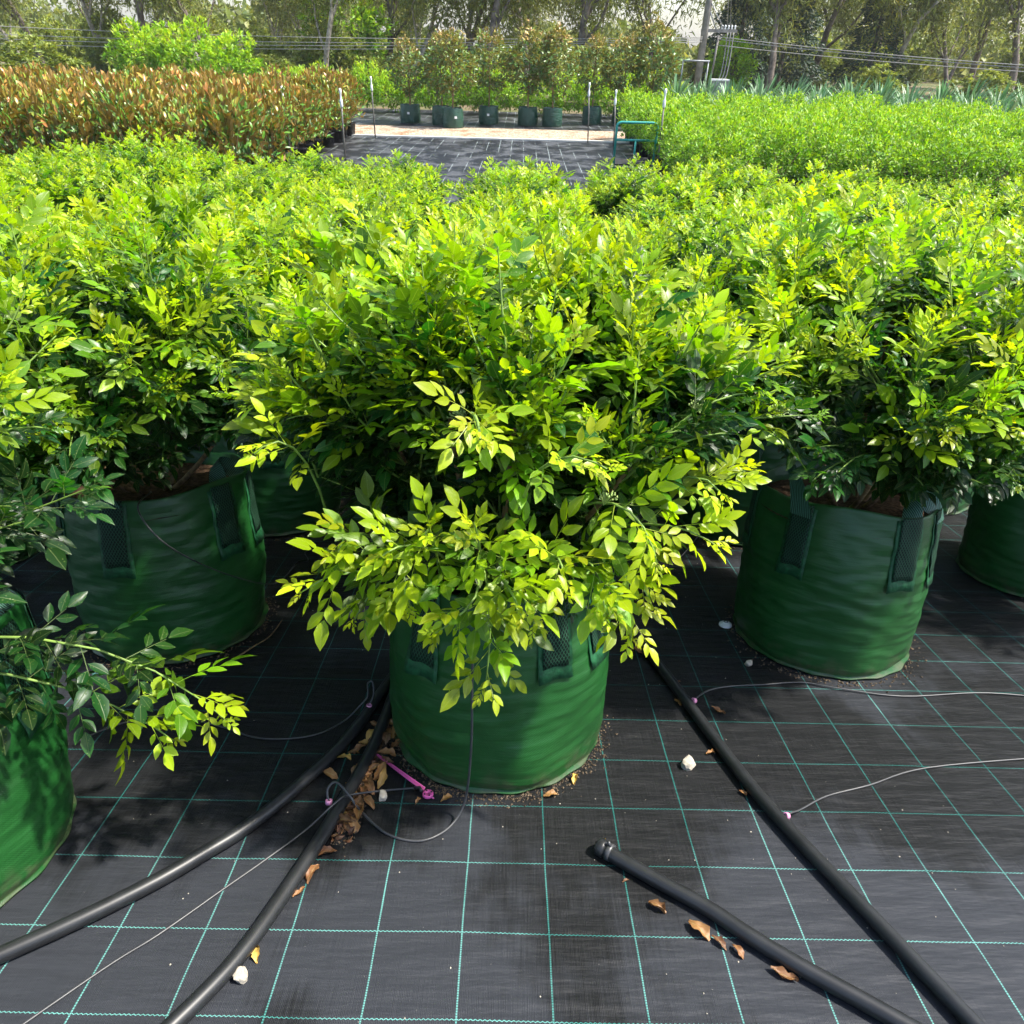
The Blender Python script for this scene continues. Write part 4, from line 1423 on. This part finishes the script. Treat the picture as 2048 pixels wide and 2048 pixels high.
# strappy plants behind the right block
BL = []
for k in range(3):
    v, t, a = leaflet(1.0, .075, .10 + .12 * k, .35)
    BL.append((v, t, a))
def agave_parts(seed):
    r = np.random.default_rng(seed)
    N = 64
    el = r.uniform(R(12), R(85), N); az = r.uniform(0, 6.28, N)
    D = np.c_[np.cos(el) * np.cos(az), np.cos(el) * np.sin(az), np.sin(el)]
    pos = np.tile((0, 0, .34), (N, 1)) + D * .05
    me = scatter_mesh('blades', BL, r.integers(0, 3, N), pos, frames(D, np.tile((0, 0, 1.0), (N, 1)), r.normal(0, .2, N)), r.uniform(.62, .92, N), r.uniform(0, 1, N), r.uniform(size=N), M['agave'])
    return [('blades', me, 'stuff'), ('pot', POT, None)]
AGV = [agave_parts(k) for k in range(3)]
for iy, y in enumerate([24.6, 25.7, 26.8]):
    for ix in range(13):
        x = 5.0 + .95 * ix + .4 * (iy % 2)
        if project((x, y, 1))[0] > 1060:
            continue
        lab = f'blue green strappy plant, {ORD[ix]} from the left in its {["front", "middle", "back"][iy]} row behind the right block' 
        plant_copy('strappy_plant', AGV[(ix + iy) % 3], (x, y + rh.uniform(-.1, .1), 0), rh.uniform(0, 6.28), rh.uniform(.98, 1.12) * (1.0 + .12 * iy), lab, 'plant', 'strappy plants behind the right block')
# low golden hedge beyond the far bed
GOLV = [variant(80 + k, 1500, .52, .42, .52, SML, M['lime_leaf'], .4, L=(1.0, 1.5), clump=6) for k in range(3)]
for ix in range(19):
    x = -8.6 + .78 * ix
    if x > 5.6: break
    lab = f'golden green low shrub, {ORD[ix] if ix < 9 else ["tenth", "eleventh", "twelfth", "thirteenth", "fourteenth", "fifteenth", "sixteenth", "seventeenth", "eighteenth", "last"][ix - 9]} from left in the low hedge behind the bagged trees'
    plant_copy('golden_shrub', GOLV[ix % 3], (x, 29.0 + rh.uniform(-.2, .2), 0), rh.uniform(0, 6.28), (1, 1, rh.uniform(1.1, 1.5)), lab, 'shrub', 'low golden hedge behind the bagged trees')

# bagged trees on the far bed
def label_print():
    mb = MB()
    V, F = [], []
    for j in range(3):
        for i in range(5):
            th = -math.pi / 2 + (i - 2) * .055
            r_ = .330
            V.append((r_ * math.cos(th), r_ * math.sin(th), .30 + .035 * j))
    for j in range(2):
        for i in range(4):
            a = j * 5 + i
            F.append((a, a + 1, a + 6, a + 5))
    nv = len(V)
    V += [(x * .99, y * .99, z) for x, y, z in V]
    F += [tuple(reversed([i + nv for i in f])) for f in list(F)]
    return mb.add(V, F).mesh('printed_panel', M['whiteplastic'])
PRINT = label_print()
TL = [simple_leaf(.13, .055, .2, .3), simple_leaf(.11, .05, .35, .3), simple_leaf(.15, .06, .1, .3)]
def bagged_tree_meshes(seed, rx, zt):
    z0, rz = (zt + .85) / 2, (zt - .85) / 2
    S = bush_leaves(seed, 1500, rx, rz, z0, TL, (.7, 1.05), .35, 5)
    # taper the crown towards the top
    h = np.clip((S['pos'][:, 2] - .8) / (zt - .8), 0, 1)
    k = np.where(h > .45, 1.45 - .75 * h, .75 + .8 * h)
    S['pos'][:, :2] *= k[:, None]
    S['age'] = np.clip(S['age'] * .7 + .45 * (h > .8), 0, 1)
    fm = scatter_mesh('crown', TL, S['idx'], S['pos'], S['rot'], S['scl'], S['age'], S['rnd'], M['bronze'])
    r = random.Random(seed)
    mb = MB().tube([(0, 0, .35), (.02, .01, .9), (.0, .02, 1.5), (.02, 0, zt - .15)], [.026, .022, .015, .005], 7, False)
    for q in range(16):
        a, z = r.uniform(0, 6.28), r.uniform(.85, zt - .4)
        L = rx * .8 * (1.2 - (z - .8) / (zt - .6))
        mb.tube([(0, 0, z), (L * .5 * math.cos(a), L * .5 * math.sin(a), z + .18), (L * math.cos(a), L * math.sin(a), z + .38)], [.009, .006, .003], 5, False)
    return fm, mb.mesh('trunk', M['stem'])
BT = [(-3.51, 25.39, .52, 2.15, 'leftmost'), (-2.47, 25.0, .45, 2.2, 'second from left'), (-2.08, 24.3, .56, 2.35, 'third from left, standing forward'),
      (-1.06, 25.53, .52, 2.45, 'fourth from left'), (.17, 25.52, .62, 2.5, 'fifth from left'), (.94, 25.38, .58, 2.45, 'sixth from left'), (2.26, 26.42, .50, 2.35, 'seventh from left'),
      (3.25, 26.6, .55, 2.45, 'second from right'), (4.15, 26.6, .62, 2.75, 'rightmost and tallest')]
BTM = [bagged_tree_meshes(90 + k, .55, 2.4) for k in range(4)]
for q, (x, y, rx, zt, lab) in enumerate(BT):
    root = empty('bagged_tree', (x, y, .006))
    tag(root, 'young bronze leaved tree in green bag on the far mat, ' + lab, 'tree', 'bagged trees on the far bed')
    b = put_bag(root, 1 + q % 4, 0, rh.uniform(-.4, .4), full=False)
    b.scale = (1, 1, .86)
    b.material_slots[0].link = 'OBJECT'
    b.material_slots[0].material = M['bag_dusty']
    if q in (0, 2, 3):
        link('printed_panel', PRINT, b)
    fm, tm = BTM[q % 4]
    rz = rh.uniform(0, 6.28)
    c = link('crown', fm, root); c.rotation_euler.z = rz; c['kind'] = 'stuff'; c.scale = (rx / .47, rx / .47, zt / 2.4)
    t = link('trunk', tm, root); t.rotation_euler.z = rz; t.scale = (1, 1, zt / 2.4)

# ------------------------------------------------------------------ the bush beyond
def limb_tree(seed, H, mat_leaf, mat_bark, temps, nleaf, lean, r0, fork, crown0, spread, clump=14):
    """trunk with forking limbs; leaf clumps hang round the limb ends"""
    r = random.Random(seed)
    nr = np.random.default_rng(seed)
    mb = MB()
    tips = []
    def limb(p, d, L, rad, depth):
        pts, rr = [p], [rad]
        q, dd = p.copy(), d.copy()
        for k in range(4):
            dd = (dd + Vector((r.gauss(0, .13), r.gauss(0, .13), .05))).normalized()
            q = q + dd * L / 4
            pts.append(q.copy()); rr.append(rad * (1 - .45 * (k + 1) / 4))
            if depth >= 1 and k > 0:
                tips.append(q.copy())
        mb.tube(pts, rr, 7 if depth < 2 else 4, False)
        if depth < 3:
            for k in range(2 if depth else fork):
                a = r.uniform(0, 6.28)
                sp = Vector((math.cos(a), math.sin(a), 0)) * r.uniform(.5, 1.0) * spread
                nd = (dd + sp + Vector((0, 0, .25))).normalized()
                st_ = pts[r.choice((2, 3, 4))] if depth == 0 else pts[-1]
                limb(st_.copy(), nd, L * r.uniform(.5, .72), rr[-1] * .75, depth + 1)
    limb(Vector((0, 0, 0)), Vector((lean, r.uniform(-.1, .1), 1)).normalized(), H * .45, r0, 0)
    T = np.array([tuple(t) for t in tips if t.z > crown0])
    nc = max(1, nleaf // clump)
    C = T[nr.integers(0, len(T), nc)] + nr.normal(0, .45, (nc, 3))
    pos = np.repeat(C, clump, axis=0) + nr.normal(0, .28, (nc * clump, 3))
    pos[:, 2] = np.maximum(pos[:, 2], .4)
    N = len(pos)
    D = nr.normal(0, .7, (N, 3)) + np.array((0, 0, -.7))
    age = np.clip(np.repeat(nr.uniform(0, .6, nc), clump) + .35 * (pos[:, 2] / H) + nr.normal(0, .12, N), 0, 1)
    fm = scatter_mesh('crown', temps, nr.integers(0, len(temps), N), pos, frames(D, nr.normal(0, 1, (N, 3)), nr.normal(0, .5, N)), nr.uniform(.8, 1.3, N), age, nr.uniform(size=N), mat_leaf)
    return [('trunk', mb.mesh('trunk', mat_bark), None), ('crown', fm, 'stuff')]
GUML = [quad_leaf(.26, .055, .3), quad_leaf(.22, .05, .1), quad_leaf(.30, .06, .5)]
SCRL = [quad_leaf(.16, .07, .2), quad_leaf(.2, .08, .1)]
GUMV = [limb_tree(300 + k, (9, 8, 10, 8, 9)[k], M['gum'], (M['bark'], M['palebark'], M['bark'], M['palebark'], M['bark'])[k], GUML, 7500, (.1, -.2, .02, .3, -.05)[k], (.21, .17, .24, .16, .14)[k], 4, 2.0, 1.0) for k in range(5)]
SCRV = [variant(320 + k, 5200, 1.3, 1.35, 1.55, SCRL, M['wattle'], .2, L=(.8, 1.3), clump=13) for k in range(4)]
LIMV = [variant(330 + k, 3600, 1.0, 1.0, 1.15, SCRL, M['lime_leaf'], .3, L=(.7, 1.1), clump=10) for k in range(2)]
def conifer_parts(seed):
    r = np.random.default_rng(seed)
    N = 9000
    h = r.uniform(0, 1, N) ** 1.2
    a = r.uniform(0, 6.28, N)
    tier = .25 * np.sin(h * 42 + a * 1.5)
    rad = (1 - h) * 1.9 * (r.uniform(.35, 1, N) ** .5) * (1 + tier) + .1
    pos = np.c_[rad * np.cos(a), rad * np.sin(a), .6 + h * 6.5 - rad * .15]
    D = np.c_[np.cos(a), np.sin(a), np.full(N, -.15)] + r.normal(0, .35, (N, 3))
    fm = scatter_mesh('crown', SCRL, r.integers(0, 2, N), pos, frames(D, np.tile((0, 0, 1.0), (N, 1)), r.normal(0, .5, N)), r.uniform(.8, 1.4, N), np.clip(h + r.normal(0, .2, N), 0, 1), r.uniform(size=N), M['pine'])
    mb = MB().tube([(0, 0, 0), (0, 0, 3), (0, 0, 7)], [.16, .1, .02], 8, False)
    return [('trunk', mb.mesh('trunk', M['bark']), None), ('crown', fm, 'stuff')]
CON = conifer_parts(5)
rf = random.Random(77)
gx = [-26, -22.5, -19.5, -16.4, -13.8, -11.0, -9.4, -7.4, -5.6, -3.2, -1.7, .3, 2.2, 4.6, 6.3, 11.2, 13.6, 15.8, 18.2, 21.0, 24.5, 27.5]
for q, x in enumerate(gx):
    y = rf.uniform(37, 47)
    place = f'{ORD[q] if q < 9 else str(q + 1) + "th"} gum trunk from the left in the bush behind the nursery'
    plant_copy('gum_tree', GUMV[q % 5], (x, y, -.05), rf.uniform(0, 6.28), rf.uniform(.9, 1.15), 'grey green gum tree, ' + place, 'tree', 'gum trees in the bush behind')
for q in range(24):
    x = -31 + 2.7 * q + rf.uniform(-.8, .8)
    if 0 < x < 13:
        continue
    plant_copy('gum_tree', GUMV[rf.randrange(5)], (x, rf.uniform(50, 66), -.1), rf.uniform(0, 6.28), rf.uniform(.85, 1.1), 'hazy gum tree in the back rank of the bush', 'tree', 'back rank of gum trees')
nscr = 0
for q in range(40):
    x = -29 + 1.5 * q + rf.uniform(-.6, .6)
    y = rf.uniform(33, 38) if q % 3 == 0 else rf.uniform(40, 54)
    if 5 < x < 13 and y < 40:
        y += 9
    nscr = nscr + 1 if y < 39 else nscr
    slab = f'low olive scrub bush, {ORD[min(nscr, 16) - 1]} from the left in front of the gum trunks' if y < 39 else 'olive scrub bush among the gum trunks behind the nursery'
    plant_copy('scrub_bush', SCRV[q % 4], (x, y, -.05), rf.uniform(0, 6.28), (rf.uniform(.8, 1.2), rf.uniform(.8, 1.2), rf.uniform(.45, .8) if y < 39 else rf.uniform(.6, 1.1)), slab, 'bush', 'olive scrub behind the nursery')
for q, (x, y, s, lab) in enumerate([(-10.6, 30.5, 1.0, 'pale green shrub rising behind the magnolia block at far left'), (-12.6, 31.5, 1.15, 'pale green shrub at the left edge behind the magnolia block'), (-9.2, 44, 1.9, 'sunlit yellow green crown between the gum trunks at upper left'), (-4.2, 41, .8, 'small sunlit yellow green bush among the gum trunks'), (9.8, 40, 1.0, 'sunlit green bush right of the power pole'), (-14.5, 32, 1.1, 'pale green shrub beyond the left edge of the hedge')]):
    plant_copy('sunlit_shrub', LIMV[q % 2], (x, y, 0 if y < 40 else .3), rf.uniform(0, 6.28), s, lab, 'shrub', None) 
for q, (x, y, s, lab) in enumerate([(10.6, 42, 1.0, 'dark green conifer just right of the power pole'), (13.4, 44, 1.1, 'dark green conifer second to the right of the power pole'), (16.8, 41, .9, 'dark green conifer at the right edge beyond the strappy plants')]):
    plant_copy('conifer', CON, (x, y, -.1), rf.uniform(0, 6.28), s, lab, 'tree', 'dark conifers')
# far wood that reads as one mass
r = np.random.default_rng(9)
N = 26000
az = r.uniform(-62, 62, N)
yy = r.uniform(72, 92, N)
zz = np.minimum(r.uniform(0, 1, N) ** .8, 1) * (3.9 + 1.5 * np.sin(az * .21) + .8 * np.sin(az * .63 + 1) - 1.6 * np.exp(-((az - 8) / 9) ** 2)) - .5
pos = np.c_[az, yy, zz]
fm = scatter_mesh('far_wood', [quad_leaf(.9, .5, .2), quad_leaf(.7, .45, .1)], r.integers(0, 2, N), pos, frames(r.normal(0, 1, (N, 3)), r.normal(0, 1, (N, 3)), r.normal(0, 1, N)), r.uniform(.7, 1.4, N), r.uniform(0, .8, N), r.uniform(size=N), M['gum'])
o = link('far_wood', fm)
tag(o, 'distant olive wood seen between the gum trunks', 'wood', kind='stuff')

# ------------------------------------------------------------------ power pole and lines
pp = empty('power_pole', (7.75, 37, 0))
tag(pp, 'grey timber power pole with crossarm rising from behind the strappy plants', 'power pole')
MB().tube([(0, 0, 0), (0, 0, 4), (0, 0, 9.5)], [.16, .145, .12], 12).build('pole', M['timber'], pp)
MB().box((.62, 0, 2.79), (1.55, .12, .12)).build('crossarm', M['timber'], pp, smooth=False)
MB().tube([(.10, -.1, 3.45), (.45, -.05, 2.85)], .025, 6).build('brace', M['steel'], pp)
MB().tube([(.10, -.1, 3.75), (.80, -.05, 2.85)], .02, 6).build('brace', M['steel'], pp)
for k in range(5):
    MB().lathe([(.001, .16), (.03, .15), (.045, .10), (.03, .07), (.045, .03), (.03, 0)], 10, (.72 + .14 * k, 0, 2.85)).build('insulator', M['whiteplastic'], pp)
MB().tube([(.60, -.1, 2.62), (.56, -.1, 1.2)], .045, 8).build('strut', M['timber'], pp)
for k in range(3):
    x = .98 + .13 * k
    MB().tube(smooth_path([(x, -.05, 2.74), (x + .02, -.05, 1.9), (x - .02, -.05, 1.2), (x - .18, -.1, .95), (x - .42, -.1, 1.02)], 5), .022, 6).build('service_cable', M['wire'], pp)
for k in range(2):
    MB().tube([(.95 + .12 * k, 0, 2.95), (.30 + .1 * k, .2, 7.5)], .014, 5).build('riser_cable', M['wire'], pp)
fr = empty('metal_frame', (7.35, 35.6, 0))
tag(fr, 'thin dark metal frame standing at the foot of the power pole', 'frame')
MB().tube([(-.62, 0, 0), (-.62, 0, 1.68)], .03, 8).build('post', M['steel'], fr)
MB().tube([(.45, 0, 0), (.45, 0, 1.68)], .03, 8).build('post', M['steel'], fr)
MB().tube([(-.66, 0, 1.70), (.50, 0, 1.70)], .035, 8).build('top_rail', M['steel'], fr)
tb = empty('transformer_box', (8.45, 35.9, 0))
tag(tb, 'pale grey electrical box half hidden behind the strappy plants', 'box')
MB().box((0, 0, .50), (.70, .5, 1.0)).build('cabinet', M['steel'], tb, smooth=False)
MB().box((0, 0, 1.03), (.78, .58, .06)).build('lid', M['whiteplastic'], tb, smooth=False)
def wire(P0, P1, sag, label, r=.016):
    P0, P1 = Vector(P0), Vector(P1)
    P = []
    for k in range(25):
        t = k / 24
        p = P0.lerp(P1, t); p.z -= sag * 4 * t * (1 - t)
        P.append(p)
    o = MB().tube(P, r, 5).build('power_line', M['wire'])
    tag(o, label, 'power line', 'overhead cables')
for k, (zp, zl, lab) in enumerate([(2.55, 2.12, 'top'), (2.50, 1.80, 'second'), (2.45, 1.62, 'third'), (2.38, 1.43, 'lowest')]):
    wire((7.65, 36.8, zp), (-26, 36.8, zl + .25), .28, f'{lab} of the four pale cables running left from the power pole', .013)
for k, lab in enumerate(['upper', 'middle', 'lower']):
    wire((8.30, 36.8, 2.58 - .09 * k - (.12 if k == 2 else 0)), (24, 30, 1.75 - .08 * k), .15, f'{lab} of three pale cables sloping right from the power pole', .014)

# ------------------------------------------------------------------ light summer haze
hz = MB().box((0, 320, 5.5), (1420, 782, 16)).build('haze', M['wire'], smooth=False)
hm = bpy.data.materials.new('haze')
hm.use_nodes = True
hn = hm.node_tree
hn.nodes.clear()
ho = hn.nodes.new('ShaderNodeOutputMaterial')
pv = hn.nodes.new('ShaderNodeVolumePrincipled')
pv.inputs['Color'].default_value = (1.0, .98, .93, 1)
pv.inputs['Density'].default_value = .0005
pv.inputs['Anisotropy'].default_value = .3
hn.links.new(pv.outputs[0], ho.inputs['Volume'])
hz.data.materials.clear()
hz.data.materials.append(hm)
tag(hz, 'thin pale haze in the air between camera and wood', 'haze', kind='stuff')
